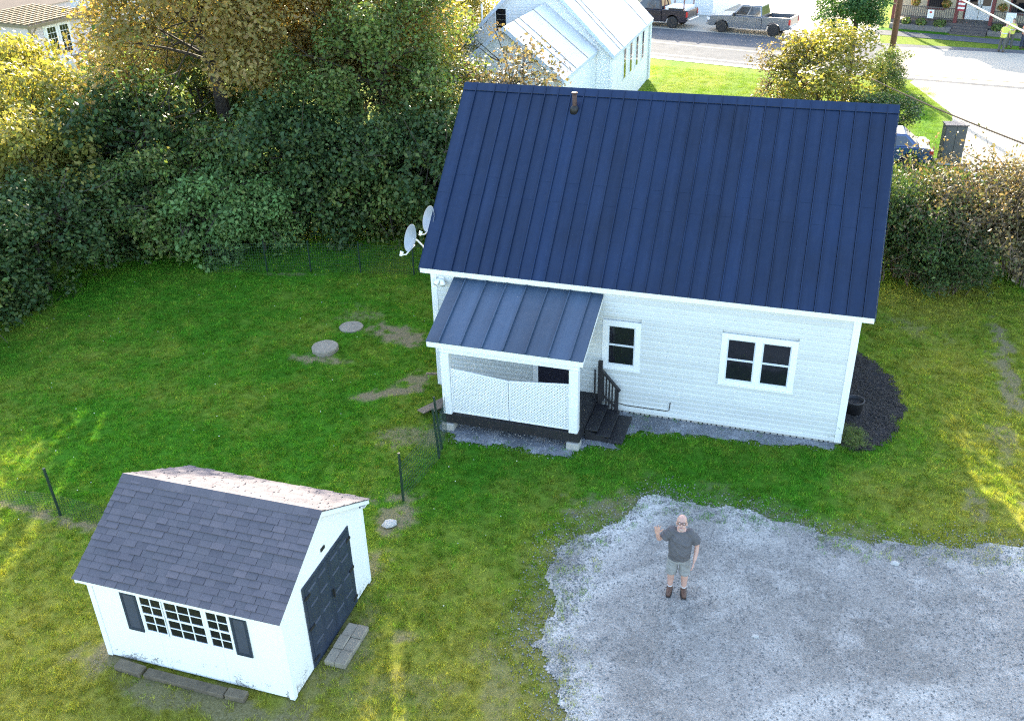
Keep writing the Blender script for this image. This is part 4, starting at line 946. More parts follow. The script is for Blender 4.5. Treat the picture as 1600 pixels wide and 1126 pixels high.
# pebbles
def pebble_mesh(mt):
    bm = bmesh.new(); bmesh.ops.create_icosphere(bm, subdivisions=1, radius=.016); r_ = random.Random(4)
    for v in bm.verts: v.co *= r_.uniform(.7, 1.15); v.co.z *= .7
    me = bpy.data.meshes.new('pebble'); bm.to_mesh(me); bm.free(); me.materials.append(mt); return me
def pebmat():
    m, nt, b, L = nodes('pebble'); A = N(nt, 'ShaderNodeAttribute'); A.attribute_type = 'INSTANCER'; A.attribute_name = 'tone'
    n = nt.nodes.new('ShaderNodeValToRGB'); e = n.color_ramp.elements; e[0].color = (.12, .12, .12, 1); e[1].color = (.36, .345, .32, 1); L(A.outputs['Fac'], n.inputs[0]); L(n.outputs[0], b.inputs['Base Color']); b.inputs['Roughness'].default_value = .85; return m
M['pebble'] = pebmat()
n = 90000; x = rg.uniform(3.8, 16, n); y = rg.uniform(-12, -2.3, n); g = gravel_sd(x, y); k = (g > -.8*rg.random(n)**2.5) & (rg.random(n) < np.where(g > .5, .30, .8)); x, y = x[k], y[k]
n2 = 9000; x2 = rg.uniform(.3, 10, n2); y2 = rg.uniform(-2.7, -.02, n2); k2 = strip_sd(x2, y2) > -.15*rg.random(n2); x2, y2 = x2[k2], y2[k2]
PP = np.stack([np.concatenate([x, x2]), np.concatenate([y, y2]), np.full(len(x)+len(x2), .018)], 1)
scatter('loose_gravel', PP, {'tone': rg.random(len(PP))**1.6}, pebble_mesh(M['pebble']), 'loose gravel stones on the driveway and beside the porch', 'gravel', .4, 1.25, 1.)
n = 110; x = rg.uniform(-13, 4, n); y = rg.uniform(-8, 6, n); k = (bare_mask(x, y) < .3) & ~((x > 0) & (y > -2.2)); x, y = x[k], y[k]
M['clover'] = mat('clover_white', (.75, .73, .62), .7)
pm = pebble_mesh(M['clover'])
scatter('clover_flowers', np.stack([x, y, np.full(len(x), .05)], 1), {}, pm, 'tiny white clover heads dotted over the back lawn', 'flowers', .45, 1.0)
# mulch chips
M['chip'] = mat('mulch_chip', (.055, .045, .038), .9, var=.6, vs=3, objvar=.4)
n = 5000; x = rg.uniform(9.9, 11.6, n); y = rg.uniform(-.5, 5.3, n); k = mulch_sd(x, y) > -.05; cm_ = MB().box(-.03, .03, -.009, .009, 0, .012).mesh('chip'); cm_.materials.append(M['chip'])
scatter('mulch_chips', np.stack([x[k], y[k], np.full(k.sum(), .02)], 1), {}, cm_, 'dark mulch chips in the bed right of the house', 'mulch', .5, 1.3, .5)


# ------------------------------------------------------------------ white chapel behind the house
M['chapelwall'] = mat('chapel_white', (.84, .85, .84), .55, var=.06, vs=1.5)
M['chapelroof'] = mat('galvanised_roof', (.72, .73, .74), .55, .0, spec=.2, var=.18, vs=1.1, streak=(1, .25, 1))
M['rustseam'] = mat('rusty_seam', (.30, .24, .19), .7, var=.4, vs=5)
ch = thing('chapel', 'white clapboard chapel with pale metal roof behind the ridge', 'chapel')
def clap(parent, x0, x1, y, z0, z1, mt, gable=None, st=.16):
    z = z0
    while z < z1-.02:
        a, b = x0, x1
        if gable:
            gx0, gx1, gz, gp = gable
            if z+st > gz:
                f = (z+st-gz)/(gp-gz); c = (gx0+gx1)/2; a = max(a, gx0+(c-gx0)*f); b = min(b, gx1-(gx1-c)*f)
        if b-a > .1: MB().hexa([(a, y, z), (b, y, z), (b, y-.022, z), (a, y-.022, z), (a, y, z+st+.01), (b, y, z+st+.01), (b, y-.005, z+st+.01), (a, y-.005, z+st+.01)]).build('siding_board', mt, parent)
        z += st
def gabled(x0, x1, y0, y1, ze, zp, ov, nm):
    c = (x0+x1)/2
    MB().box(x0, x1, y0, y1, 0, ze).build('wall', M['chapelwall'], ch)
    MB().prism([(x0, y0, ze), (x1, y0, ze), (c, y0, zp-.15)], (0, y1-y0, 0)).build('gable_wall', M['chapelwall'], ch)
    clap(ch, x0+.05, x1-.05, y0, .3, zp-.35, M['chapelwall'], (x0, x1, ze, zp-.15))
    sl = (zp-ze)/(c-x0); n = max(4, int((y1-y0)/.62))
    for s in (-1, 1):
        xe = c+s*(c-x0+ov); zz = ze-ov*sl+.06
        for k in range(n):
            a = y0-.3+(y1-y0+.45)*k/n; b = y0-.3+(y1-y0+.45)*(k+1)/n
            MB().hexa([(xe, a, zz-.03), (xe, b-.006, zz-.03), (c, b-.006, zp+.03), (c, a, zp+.03), (xe, a, zz), (xe, b-.006, zz), (c, b-.006, zp+.06), (c, a, zp+.06)]).build('roof_sheet', M['chapelroof'], ch)
            if k in (2, 3, n-3): MB().beam((xe, a, zz+.012), (c, a, zp+.072), .02, .035).build('roof_seam', M['rustseam'], ch)
        MB().hexa([(xe, y0-.34, zz-.2), (xe, y0-.305, zz-.2), (c, y0-.305, zp-.14), (c, y0-.34, zp-.14), (xe, y0-.34, zz+.01), (xe, y0-.305, zz+.01), (c, y0-.305, zp+.07), (c, y0-.34, zp+.07)]).build('rake_board', M['chapeltrim'], ch)
        MB().box(*sorted((xe-s*.06, xe-s*.02)), y0-.28, y1+.1, zz-.17, zz-.035).build('fascia', M['chapeltrim'], ch)
M['chapeltrim'] = mat('chapel_trim', (.58, .66, .76), .5, var=.08)
gabled(-8.75, -1.25, 25.6, 35.2, 3.42, 7.05, .2, 'main')
gabled(-6.95, -2.0, 19.6, 25.55, 3.5, 5.45, .12, 'wing')
for xx in (-8.75, -1.25):
    for yy in (25.6, 35.2): MB().box(xx-.07, xx+.07, yy-.07, yy+.07, 0, 3.3).build('corner_board', M['chapelwall'], ch)
# gable window
m = MB(); x0, x1, z0, z1 = -7.0, -6.36, 4.1, 5.25; y = 25.57
w = m.box(x0, x1, y-.06, y-.0, z1-.07, z1).box(x0, x1, y-.06, y, z0, z0+.07).box(x0, x0+.07, y-.06, y, z0+.07, z1-.07).box(x1-.07, x1, y-.06, y, z0+.07, z1-.07).build('window', M['chapelwall'], ch)
for k in range(4):
    a = z0+.07+k*(z1-z0-.14)/4; MB().box(x0+.07, x1-.07, y-.05, y-.035, a+.01, a+(z1-z0-.14)/4-.012).build('pane', M['pane'], w)
for yy in (28.5, 30.0, 31.6, 33.2):
    w = MB().box(-1.25, -1.2, yy-.28, yy+.28, 1.5, 3.15).build('window', M['chapelwall'], ch)
    for a, b in ((1.56, 2.31), (2.34, 3.09)): MB().box(-1.2, -1.19, yy-.22, yy+.22, a, b).build('pane', M['pane'], w)
MB().tube([(-1.14, 35.1, .1), (-1.14, 35.1, 3.2)], .05, 8).build('downspout', M['chapelwall'], ch)
MB().tube([(-7.6, 25.4, 4.2), (-7.6, 25.4, 5.4)], .05, 8).build('vent_pipe', M['chapelwall'], ch)

# ------------------------------------------------------------------ store across the street
M['cream'] = mat('cream_clapboard', (.46, .40, .28), .7, var=.12, vs=2)
M['maroon'] = mat('maroon_paint', (.13, .025, .025), .5, var=.2)
M['railgrey'] = mat('rail_dark', (.10, .085, .08), .6, var=.25)
M['storewhite'] = mat('store_white', (.74, .74, .72), .5, var=.06)
M['planterstone'] = mat('planter_stone', (.20, .18, .17), .9, var=.45, vs=6, bmp=.5)
st = thing('general_store', 'cream storefront with maroon posts, porch railing and white double doors', 'store', (13.0, 53.6, 0), rad(-16))
MB().box(-1, 14, 2.4, 10, 0, 5.4).build('wall', M['cream'], st)
z = .55
while z < 3.4: MB().hexa([(-.95, 2.4, z), (3.3, 2.4, z), (3.3, 2.375, z), (-.95, 2.375, z), (-.95, 2.4, z+.2), (3.3, 2.4, z+.2), (3.3, 2.394, z+.2), (-.95, 2.394, z+.2)]).build('siding_board', M['cream'], st); z += .2
z = .55
while z < 3.4: MB().hexa([(5.3, 2.4, z), (13.9, 2.4, z), (13.9, 2.375, z), (5.3, 2.375, z), (5.3, 2.4, z+.2), (13.9, 2.4, z+.2), (13.9, 2.394, z+.2), (5.3, 2.394, z+.2)]).build('siding_board', M['cream'], st); z += .2
MB().box(-1, 14, .5, 2.37, 0, .55).build('porch_floor', M['railgrey'], st)
MB().box(-1.2, 14.2, .2, 2.37, 3.3, 3.5).build('porch_roof', M['storewhite'], st)
MB().prism([(-1.3, 2.2, 5.3), (-1.3, 10.3, 5.3), (-1.3, 6.2, 7.6)], (15.6, 0, 0)).build('roof', M['shingle'], st)
for u in (-.9, 3.15, 5.35, 9.6, 13.8): MB().box(u-.11, u+.11, .55, .77, .55, 3.3).build('porch_post', M['maroon'], st)
for a, b in ((-.78, 3.03), (5.47, 9.48), (9.72, 13.68)):
    rr = MB().box(a, b, .63, .69, 1.42, 1.48).box(a, b, .635, .685, .72, .77).build('railing', M['railgrey'], st)
    u = a+.08
    while u < b-.05: MB().box(u-.02, u+.02, .64, .68, .77, 1.42).build('baluster', M['railgrey'], rr); u += .14
for u0, u1 in ((3.42, 4.22), (4.26, 5.06)):
    d = MB().box(u0, u1, 2.34, 2.38, .57, 2.75).build('door', M['storewhite'], st)
    MB().box(u0+.14, u1-.14, 2.325, 2.338, 1.5, 2.5).build('pane', M['pane'], d); MB().tube([(u0+(.7 if u0 < 4 else .1), 2.30, 1.2), (u0+(.7 if u0 < 4 else .1), 2.30, 1.6)], .025, 6).build('door_handle', M['black'], d)
MB().box(3.3, 3.40, 2.33, 2.39, .57, 2.85).build('door_trim', M['maroon'], st); MB().box(5.08, 5.18, 2.33, 2.39, .57, 2.85).build('door_trim', M['maroon'], st)
for u0, u1 in ((.95, 2.0), (6.2, 7.25), (8.2, 9.2)):
    w = MB().box(u0-.1, u1+.1, 2.34, 2.37, 1.05, 2.9).build('window', M['maroon'], st); MB().box(u0, u1, 2.325, 2.338, 1.15, 2.8).build('pane', M['pane'], w)
for k, zt in enumerate((.42, .28, .14)): MB().box(3.15, 5.35, .5-.3*(k+1), .5-.3*k, 0, zt).build('step', M['railgrey'], st)
for a, b in ((-.9, 3.1), (5.4, 13.8)):
    pl = MB().box(a, b, -.05, .48, 0, .34).build('planter_wall', M['planterstone'], st)
def bushlet(name, lab, x, y, z, s, mt, seed, grp):
    rg = np.random.default_rng(seed); n = 420; d = unit(rg.normal(size=(n, 3))); C = d*rg.uniform(.3, 1, (n, 1))**.5*s; C[:, 2] *= .75; V, F = leaf_arrays(rg, C, unit(d+rg.normal(size=(n, 3))*.5), .10, .07)
    o = link(name, mesh_np(name, V, F), mt); o.location = (x, y, z); tag(o, lab, 'plant', grp)
ST = Matrix.Translation((13.0, 53.6, 0)) @ Matrix.Rotation(rad(-16), 4, 'Z')
for k, (u, v, z, s, lab) in enumerate([(.1, .3, .5, .35, 'leftmost green plant in the stone planter of the store'), (1.1, .25, .5, .4, 'second green plant in the stone planter of the store'), (2.3, .25, .5, .42, 'green plant in the store planter next to the steps'),
        (5.9, .25, .5, .4, 'green plant in the store planter right of the steps'), (7.0, .25, .5, .4, 'right green plant in the store planter behind the workers')]):
    p = ST @ Vector((u, v, z)); bushlet('planter_plant', lab, p.x, p.y, p.z, s, M['leaf_mid'], 50+k, 'plants in the store planter')
M['leaf_flower'] = leafmat('flower_basket', [(.06, .10, .02), (.12, .14, .03), (.35, .25, .05), (.3, .06, .05)], .3)
for k, (u, lab) in enumerate([(.45, 'hanging flower basket left of the store window'), (2.45, 'hanging flower basket between store window and door'), (5.9, 'reddish flower basket right of the store doors'), (9.0, 'flower basket at the far right of the store porch')]):
    p = ST @ Vector((u, .66, 1.72)); bushlet('flower_basket', lab, p.x, p.y, p.z, .34, M['leaf_flower'], 70+k, 'flower baskets on the store porch')
p = ST @ Vector((1.55, .58, 1.0))
sg = thing('notice_board', 'small white notice on the store porch railing', 'sign', (p.x, p.y, .75), rad(-16)); MB().box(-.2, .2, -.03, 0, 0, .55).build('board', M['storewhite'], sg); M['redink'] = mat('red_ink', (.45, .05, .04), .6); MB().box(-.08, .08, -.034, -.0305, .33, .45).build('red_mark', M['redink'], sg)
p = ST @ Vector((6.6, .1, 0))
sg = thing('signboard', 'white sandwich sign behind the road workers', 'sign', (p.x, p.y, .9), rad(-16)); MB().box(-.3, .3, -.03, 0, 0, .62).build('board', M['storewhite'], sg); MB().box(-.03, .03, -.028, -.002, -.9, 0).build('leg', M['railgrey'], sg)
# flag
p = ST @ Vector((3.15, .5, 2.1))
fg = thing('flag', 'striped flag hanging from the maroon post by the store doors', 'flag', tuple(p), rad(-16))
MB().tube([(0, 0, 0), (.25, -.5, .9)], .02, 6).build('staff', M['trim'], fg)
M['flagblue'] = mat('flag_blue', (.03, .05, .16), .7); M['flagred'] = mat('flag_red', (.35, .04, .05), .7)
def cloth(u0, u1, z0, z1, mt, nm):
    v = []; f = []; n = 8
    for i in range(n+1):
        for j in range(2):
            u = u0+(u1-u0)*i/n; v.append((.1+u, -.3+.06*math.sin(u*16)+.02*j, (z0, z1)[j]))
    for i in range(n): f.append((2*i, 2*i+2, 2*i+3, 2*i+1))
    MB().add(v, f).build(nm, mt, fg, True)
for k in range(7): cloth(0, .42, -.7+k*.13, -.7+(k+1)*.13, M['flagred'] if k % 2 == 0 else M['storewhite'], 'stripe')
cloth(0, .2, .212, .62, M['flagblue'], 'canton')
tag(MB().box(-.9, 13.8, -.75, -.06, 0, .05).build('store_verge', M['leafgrass'] if False else M['ground_g'], None) if False else sheet('store_verge', [tuple((ST @ Vector(q))[:2]) for q in ((-1.5, -.9, 0), (3.0, -.9, 0), (3.0, -.06, 0), (-1.5, -.06, 0))], .02, bpy.data.materials['lawn_soil'], 'grass verge before the store planter'))
sheet('store_walk', [tuple((ST @ Vector(q))[:2]) for q in ((-1.5, -2.6, 0), (14, -2.6, 0), (14, -.92, 0), (-1.5, -.92, 0))], .016, M['asphalt'], 'asphalt footway before the store')

# white garage behind the dark pickup, pale building behind the pole
wg = thing('garage', 'white garage wall behind the dark pickup across the street', 'garage', (-2.9, 57.4, 0), rad(-14))
MB().box(-6, 2.6, 0, 6, 0, 3.4).build('wall', M['storewhite'], wg); MB().prism([(-6.2, -.3, 3.38), (-6.2, 6.3, 3.38), (-6.2, 3, 5.6)], (9, 0, 0)).build('roof', M['shingle'], wg)
z = .2
while z < 3.3: MB().hexa([(-5.95, 0, z), (2.55, 0, z), (2.55, -.02, z), (-5.95, -.02, z), (-5.95, 0, z+.2), (2.55, 0, z+.2), (2.55, -.004, z+.2), (-5.95, -.004, z+.2)]).build('siding_board', M['storewhite'], wg); z += .2
MB().box(-4.5, -2, -.05, -.021, 0, 2.3).build('garage_door', M['cream'], wg)

# ------------------------------------------------------------------ vehicles
def paint(name, col, rough=.22):
    m, nt, b, L = nodes(name); co = coords(nt); L(mixc(nt, ramp(nt, noise(nt, 4, 4, .6, co), [(.3, 0.), (.7, 1.)]), col, tuple(c*.85 for c in col)), b.inputs['Base Color'])
    b.inputs['Roughness'].default_value = rough; b.inputs['Metallic'].default_value = .3; b.inputs['Coat Weight'].default_value = .6; return m
M['glass'] = mat('car_glass', (.03, .035, .045), .05, var=.2, spec=.8)
M['tyre'] = mat('tyre', (.02, .02, .021), .8, var=.3); M['rim'] = mat('rim', (.45, .46, .48), .35, .7, var=.2)
M['chrome'] = mat('chrome', (.6, .61, .63), .2, .8, var=.1); M['headlamp'] = mat('headlamp', (.6, .62, .65), .1, var=.1); M['tail'] = mat('tail_red', (.42, .02, .02), .2, var=.2)
def arch(cx, r, z0, n=9): return [(cx-r*math.cos(PI*k/n), z0+r*math.sin(PI*k/n)) for k in range(n+1)]
def wheel(t, x, y, r, sgn):
    w = bpy.data.objects.new('wheel', None); COL.objects.link(w); w.parent = t; w.location = (x, y, r)
    MB().lathe([(r*.62, -.12), (r*.93, -.125), (r, -.09), (r, .09), (r*.93, .125), (r*.62, .12)], 20, (0, 0, 0), 'y').build('tyre', M['tyre'], w, True)
    m = MB().lathe([(r*.61, -.09), (r*.61, .09)], 18, (0, 0, 0), 'y')
    m.build('rim', M['tyre'], w)
    for k in range(5):
        a = 2*PI*k/5; MB().beam((0, sgn*.10, 0), (r*.57*math.cos(a), sgn*.10, r*.57*math.sin(a)), .09, .03, (0, 1, 0)).build('spoke', M['rim'], w)
    MB().lathe([(r*.62, sgn*.085), (r*.55, sgn*.115), (r*.62, sgn*.118)], 18, (0, 0, 0), 'y').build('rim_ring', M['rim'], w, True)
def cabin(t, pts_b, pts_t, zb, zt, wb_, wt_, body):   # greenhouse from belt rectangle (x0,x1) to roof rectangle
    (a0, a1), (b0, b1) = pts_b, pts_t; hw, tw = wb_/2, wt_/2
    P = [(a0, -hw, zb), (a1, -hw, zb), (a1, hw, zb), (a0, hw, zb), (b0, -tw, zt), (b1, -tw, zt), (b1, tw, zt), (b0, tw, zt)]
    c = MB().hexa(P).build('cab', body, t, bevel=.05)
    V = [Vector(p) for p in P]
    def pane(q, i0, i1, j0, j1, nm='window'):  # bilinear patch on a face a,b,c,d
        A, B, C_, D2 = [V[i] for i in q]; n = (B-A).cross(D2-A).normalized()*.006
        f = lambda u, v: (A*(1-u)+B*u)*(1-v)+(D2*(1-u)+C_*u)*v
        pp = [f(i0, j0), f(i1, j0), f(i1, j1), f(i0, j1)]
        m = MB().hexa([p-n*.5 for p in pp]+[p+n for p in pp]); m.build(nm, M['glass'], t)
    for q in ((0, 1, 5, 4), (2, 3, 7, 6)):
        r = [(.10, .50), (.54, .93)] if q[0] == 0 else [(.07, .46), (.50, .90)]
        for i0, i1 in r: pane(q, i0, i1, .14, .84)
    pane((3, 0, 4, 7), .07, .93, .10, .90, 'windscreen'); pane((1, 2, 6, 5), .07, .93, .14, .86, 'rear_window')
def pickup(label, loc, rz, body, cargo=None, roofcol=None):
    t = thing('pickup_truck', label, 'truck', loc, rz, 'pickups parked across the street'); hw = .98
    fr = [(-2.85, .55), (-2.92, .75), (-2.88, 1.02), (-2.55, 1.10), (-1.25, 1.17), (.95, 1.17), (.95, .42)] + [(-1.35+0, .42)] + arch(-1.85, .50, .42)[::-1] + [(-2.80, .42)]
    MB().prism([(x, -hw, z) for x, z in fr], (0, 2*hw, 0)).build('body', body, t, bevel=.03)
    side = [(.97, .42), (.97, 1.22), (2.92, 1.24), (2.90, .55), (2.85, .48)] + arch(1.80, .50, .42)[::-1]
    for y0 in (-hw, hw-.12): MB().prism([(x, y0, z) for x, z in side], (0, .12, 0)).build('bed_side', body, t, bevel=.02)
    MB().box(.97, 2.80, -hw+.121, hw-.121, .62, .70).build('bed_floor', M['black'], t); MB().box(2.80, 2.90, -hw+.121, hw-.121, .55, 1.23).build('tailgate', body, t, bevel=.015)
    MB().box(.97, 1.05, -hw+.121, hw-.121, .70, 1.2).build('bed_front', M['black'], t)
    cabin(t, (-1.25, .94), (-.55, .80), 1.165, 1.88, 1.86, 1.52, body)
    for x in (-1.85, 1.80):
        for s in (-1, 1): wheel(t, x, s*(hw-.10), .40, s); MB().prism([(px, s*(hw+.002), pz) for px, pz in arch(x, .56, .42)+arch(x, .50, .42)[::-1]], (0, s*.03, 0)).build('wheel_arch', body, t)
    MB().box(-3.0, -2.84, -.95, .95, .45, .68).build('front_bumper', M['chrome'], t, bevel=.03); MB().box(2.91, 3.05, -.92, .92, .48, .66).build('rear_bumper', M['chrome'], t, bevel=.03)
    MB().box(-2.94, -2.89, -.55, .55, .72, 1.0).build('grille', M['black'], t)
    for s in (-1, 1):
        MB().box(-2.93, -2.70, *sorted((s*.58, s*.992)), .78, .98).build('headlight', M['headlamp'], t, bevel=.02); MB().box(2.80, 2.93, *sorted((s*.84, s*.99)), .80, 1.15).build('tail_light', M['tail'], t, bevel=.015)
        MB().box(-1.05, -.92, *sorted((s*.96, s*1.16)), 1.16, 1.36).build('mirror', M['black'], t, bevel=.02)
        for x in (-.15, .72): MB().box(x, x+.16, *sorted((s*.98, s*1.0)), 1.0, 1.035).build('door_handle', M['black'], t)
        for x in (-.30, .62): MB().box(x-.006, x+.006, *sorted((s*.9805, s*.9835)), .55, 1.14).build('door_gap', M['black'], t)
        MB().box(-1.3, 1.25, *sorted((s*.90, s*1.02)), .36, .41).build('running_board', M['chrome'], t)
    if cargo:
        MB().box(1.1, 2.75, -.80, .80, 1.0, 1.42).build('cargo_box', M['storewhite'], t, bevel=.04); MB().box(1.4, 2.5, -.805, -.801, 1.2, 1.33).build('cargo_stripe', M['black'], t)
        for x in (1.15, 2.6):
            for s in (-1, 1): MB().box(x-.03, x+.03, s*.9-.03, s*.9+.03, 1.24, 1.9).build('rack_post', M['maroon'], t)
            MB().box(x-.03, x+.03, -.93, .93, 1.9, 1.95).build('rack_bar', M['maroon'], t)
    return t
M['graypaint'] = paint('grey_paint', (.14, .16, .19)); M['darkpaint'] = paint('black_paint', (.02, .018, .03)); M['bluepaint'] = paint('blue_paint', (.05, .09, .20)); M['silverpaint'] = paint('silver_paint', (.5, .5, .52))
pickup('grey crew-cab pickup parked across the street', (3.1, 50.6, 0), rad(-14), M['graypaint'])
pickup('black pickup with white cargo box, behind the chapel roof', (-4.0, 52.4, 0), rad(-14), M['darkpaint'], True)
def car(label, loc, rz, body):
    t = thing('car', label, 'car', loc, rz); hw = .88
    pr = [(-2.2, .35), (-2.28, .6), (-2.1, .78), (-1.0, .92), (1.35, .98), (2.15, .95), (2.25, .62), (2.2, .35), (1.80, .35)] + arch(1.40, .37, .35)[::-1] + arch(-1.38, .37, .35)[::-1] + [(-1.9, .35)]
    MB().prism([(x, -hw, z) for x, z in pr], (0, 2*hw, 0)).build('body', body, t, bevel=.04)
    cabin(t, (-1.1, 1.75), (-.25, 1.15), .95, 1.45, 1.70, 1.3, body)
    for x in (-1.38, 1.40):
        for s in (-1, 1): wheel(t, x, s*(hw-.1), .32, s)
    for s in (-1, 1):
        MB().box(2.10, 2.27, *sorted((s*.52, s*.89)), .68, .86).build('tail_light', M['tail'], t, bevel=.015); MB().box(-2.27, -2.1, *sorted((s*.5, s*.885)), .6, .74).build('headlight', M['headlamp'], t, bevel=.015)
        MB().box(-.8, -.68, *sorted((s*.86, s*1.02)), .95, 1.08).build('mirror', M['black'], t, bevel=.02)
    MB().box(2.24, 2.32, -.8, .8, .38, .56).build('rear_bumper', M['black'], t, bevel=.02); MB().box(-2.34, -2.26, -.8, .8, .36, .54).build('front_bumper', M['black'], t, bevel=.02)
car('blue sedan with sunlit roof behind the right thicket', (10.75, 22.2, 0), rad(3), M['bluepaint'])
car('silver car half hidden behind the trees left of the roof', (-9.3, 22.9, 0), rad(10), M['silverpaint'])

# ------------------------------------------------------------------ cabinet, pole, cables
cb = thing('utility_cabinet', 'dark grey upright cabinet standing at the edge of the bright lot', 'cabinet', (13.85, 22.9, 0), rad(8))
M['cabgrey'] = mat('cabinet_grey', (.085, .09, .085), .5, var=.25, vs=4)
MB().box(-.42, .42, -.28, .28, .08, 1.62).build('body', M['cabgrey'], cb, bevel=.015); MB().box(-.46, .46, -.32, .32, 1.621, 1.67).build('top', M['railgrey'], cb); MB().box(-.47, .47, -.33, .33, -.02, .079).build('plinth', M['concrete'], cb)
for a, b in ((-.40, -.012), (.012, .40)): MB().box(a, b, -.30, -.2805, .14, 1.58).build('door', M['cabgrey'], cb, bevel=.006)
up = thing('utility_pole', 'brown wooden utility pole at the street corner', 'utility pole', (11.71, 37.9, 0))
MB().tube([(0, 0, -.2), (0, 0, 5), (.0, 0, 11)], [.17, .15, .12], 14).build('shaft', M['pole'], up, True)
MB().beam((-1.2, 0, 10.3), (1.2, 0, 10.3), .1, .12).build('crossarm', M['pole'], up)
for x in (-1.05, -.4, .4, 1.05): MB().lathe([(.03, 10.36), (.06, 10.42), (.05, 10.5), (.02, 10.53)], 10, (x, 0, 0)).build('insulator', M['headlamp'], up, True)
MB().box(.15, .17, -.06, .06, 1.6, 2.0).build('pole_tag', M['metalgrey'], up)
def cable(label, a, b, sag, r, mt, grp='overhead cables'):
    a = Vector(a); b = Vector(b); pts = [tuple(a.lerp(b, t)-Vector((0, 0, sag*4*t*(1-t)))) for t in np.linspace(0, 1, 20)]
    tag(MB().tube(pts, r, 6).build('cable', mt, None, True), label, 'cable', grp)
M['palecable'] = mat('pale_cable', (.6, .56, .5), .5)
cable('grey service cable crossing in front of the bright lot', (10.2, 20.2, 3.9), (14.4, -1.0, 6.8), .12, .022, M['cable'])
cable('thin dark wire crossing the bright lot near the pole', (9.3, 31.0, 1.9), (18, 18.2, 4.4), .05, .010, M['cable'])
cable('pale overhead cable cutting the top right corner, lower one', (7.9, 23.8, 8.9), (16.2, 3.5, 7.0), .1, .026, M['palecable'])
cable('pale overhead cable cutting the top right corner, upper one', (10.2, 15.4, 9.2), (16.6, 8.9, 6.6), .0, .022, M['palecable'])

# ------------------------------------------------------------------ people
def remeshed(name, mb, vox, mt, parent, smooth_it=6, fold=0):
    o = mb.build(name, mt, None, normals=True)
    r = o.modifiers.new('r', 'REMESH'); r.mode = 'VOXEL'; r.voxel_size = vox; s = o.modifiers.new('s', 'SMOOTH'); s.factor = .5; s.iterations = smooth_it
    dg = bpy.context.evaluated_depsgraph_get(); me = bpy.data.meshes.new_from_object(o.evaluated_get(dg)); bpy.data.objects.remove(o)
    if fold:
        n = len(me.vertices); co = np.empty(n*3, np.float32); no = np.empty(n*3, np.float32); me.vertices.foreach_get('co', co); me.vertices.foreach_get('normal', no); co = co.reshape(-1, 3); no = no.reshape(-1, 3)
        w = fbm(co[:, 0]*7+co[:, 1]*3+9, co[:, 2]*16+co[:, 0]*8+4, 1.0, 3)-.5; me.vertices.foreach_set('co', (co+no*(w*fold)[:, None]).ravel()); me.update()
    me.name = name; me.materials.clear(); q = link(name, me, mt, parent, True); return q
def cap(mb, pts, rs, n=14, k=(1, 1)):    # tapered chain with round ends
    mb.tube(pts, rs, n)
    for p, r in zip(pts, rs): mb.ball(p, r, n, 8)
def ell_chain(mb, secs, n=20):       # stacked elliptical sections (cx, cy, z, rx, ry)
    b = len(mb.v)
    for cx, cy, z, rx, ry in secs:
        for k in range(n): g = 2*PI*k/n; mb.v.append((cx+rx*math.cos(g), cy+ry*math.sin(g), z))
    for i in range(len(secs)-1):
        for k in range(n): mb.f.append((b+i*n+k, b+i*n+(k+1) % n, b+(i+1)*n+(k+1) % n, b+(i+1)*n+k))
    mb.f.append(tuple(b+k for k in range(n))[::-1]); mb.f.append(tuple(b+(len(secs)-1)*n+k for k in range(n)))
def skin_mat():
    m = mat('skin', (.52, .31, .24), .5, var=.12, vs=9); b = m.node_tree.nodes['Principled BSDF']; b.inputs['Subsurface Weight'].default_value = .1; b.inputs['Subsurface Radius'].default_value = (.02, .01, .005); return m
M['skin'] = skin_mat(); M['tee'] = mat('grey_tee', (.105, .10, .105), .85, var=.25, vs=12, bmp=.3, bs_=18); M['shorts'] = mat('grey_shorts', (.27, .265, .25), .85, var=.2, vs=10, bmp=.3, bs_=16)
M['shoe'] = mat('brown_shoe', (.11, .055, .035), .6, var=.3, vs=20); M['sole'] = mat('shoe_sole', (.03, .025, .025), .7); M['sock'] = mat('sock', (.6, .6, .6), .9); M['beard'] = mat('grey_beard', (.46, .33, .28), .9, var=.3, vs=40)
M['frame'] = mat('spectacle_frame', (.03, .02, .02), .4); M['eye'] = mat('eye_dark', (.05, .035, .03), .3); M['lip'] = mat('lip', (.42, .17, .15), .5); M['eyewhite'] = mat('eye_white', (.75, .72, .7), .4)
def hand(mb, wrist, d, pn, thumb_side, s=1., curl=.15, spread=.12, n=8):
    """palm and five fingers: d = direction of the fingers, pn = palm normal, thumb_side = direction of the thumb edge"""
    d = Vector(d).normalized(); pn = Vector(pn); pn = (pn-d*pn.dot(d)).normalized(); ts = Vector(thumb_side); ts = (ts-d*ts.dot(d)-pn*ts.dot(pn)).normalized(); w = Vector(wrist)
    for a in (-.030, -.010, .010, .030): cap(mb, [w+ts*a*.75*s, w+d*.05*s+ts*a*s, w+d*.095*s+ts*a*s], [.016*s, .015*s, .0135*s], n)
    for a, L_ in ((.033, .072), (.011, .082), (-.011, .076), (-.032, .058)):
        b = w+d*.095*s+ts*a*s; dd = (d+ts*(a/.033)*spread).normalized(); q = [b]
        for k, f in enumerate((.42, .32, .26)): dd = (dd+pn*curl*(k+.5)).normalized(); q.append(q[-1]+dd*L_*f*s)
        cap(mb, q, [.0105*s, .0098*s, .009*s, .0078*s], n)
    b = w+d*.025*s+ts*.032*s; dd = (d*.62+ts*.78+pn*.15).normalized(); cap(mb, [b, b+dd*.035*s, b+(dd+d*.25).normalized()*.065*s, b+(dd+d*.5).normalized()*.092*s], [.016*s, .0135*s, .0115*s, .0095*s], n)
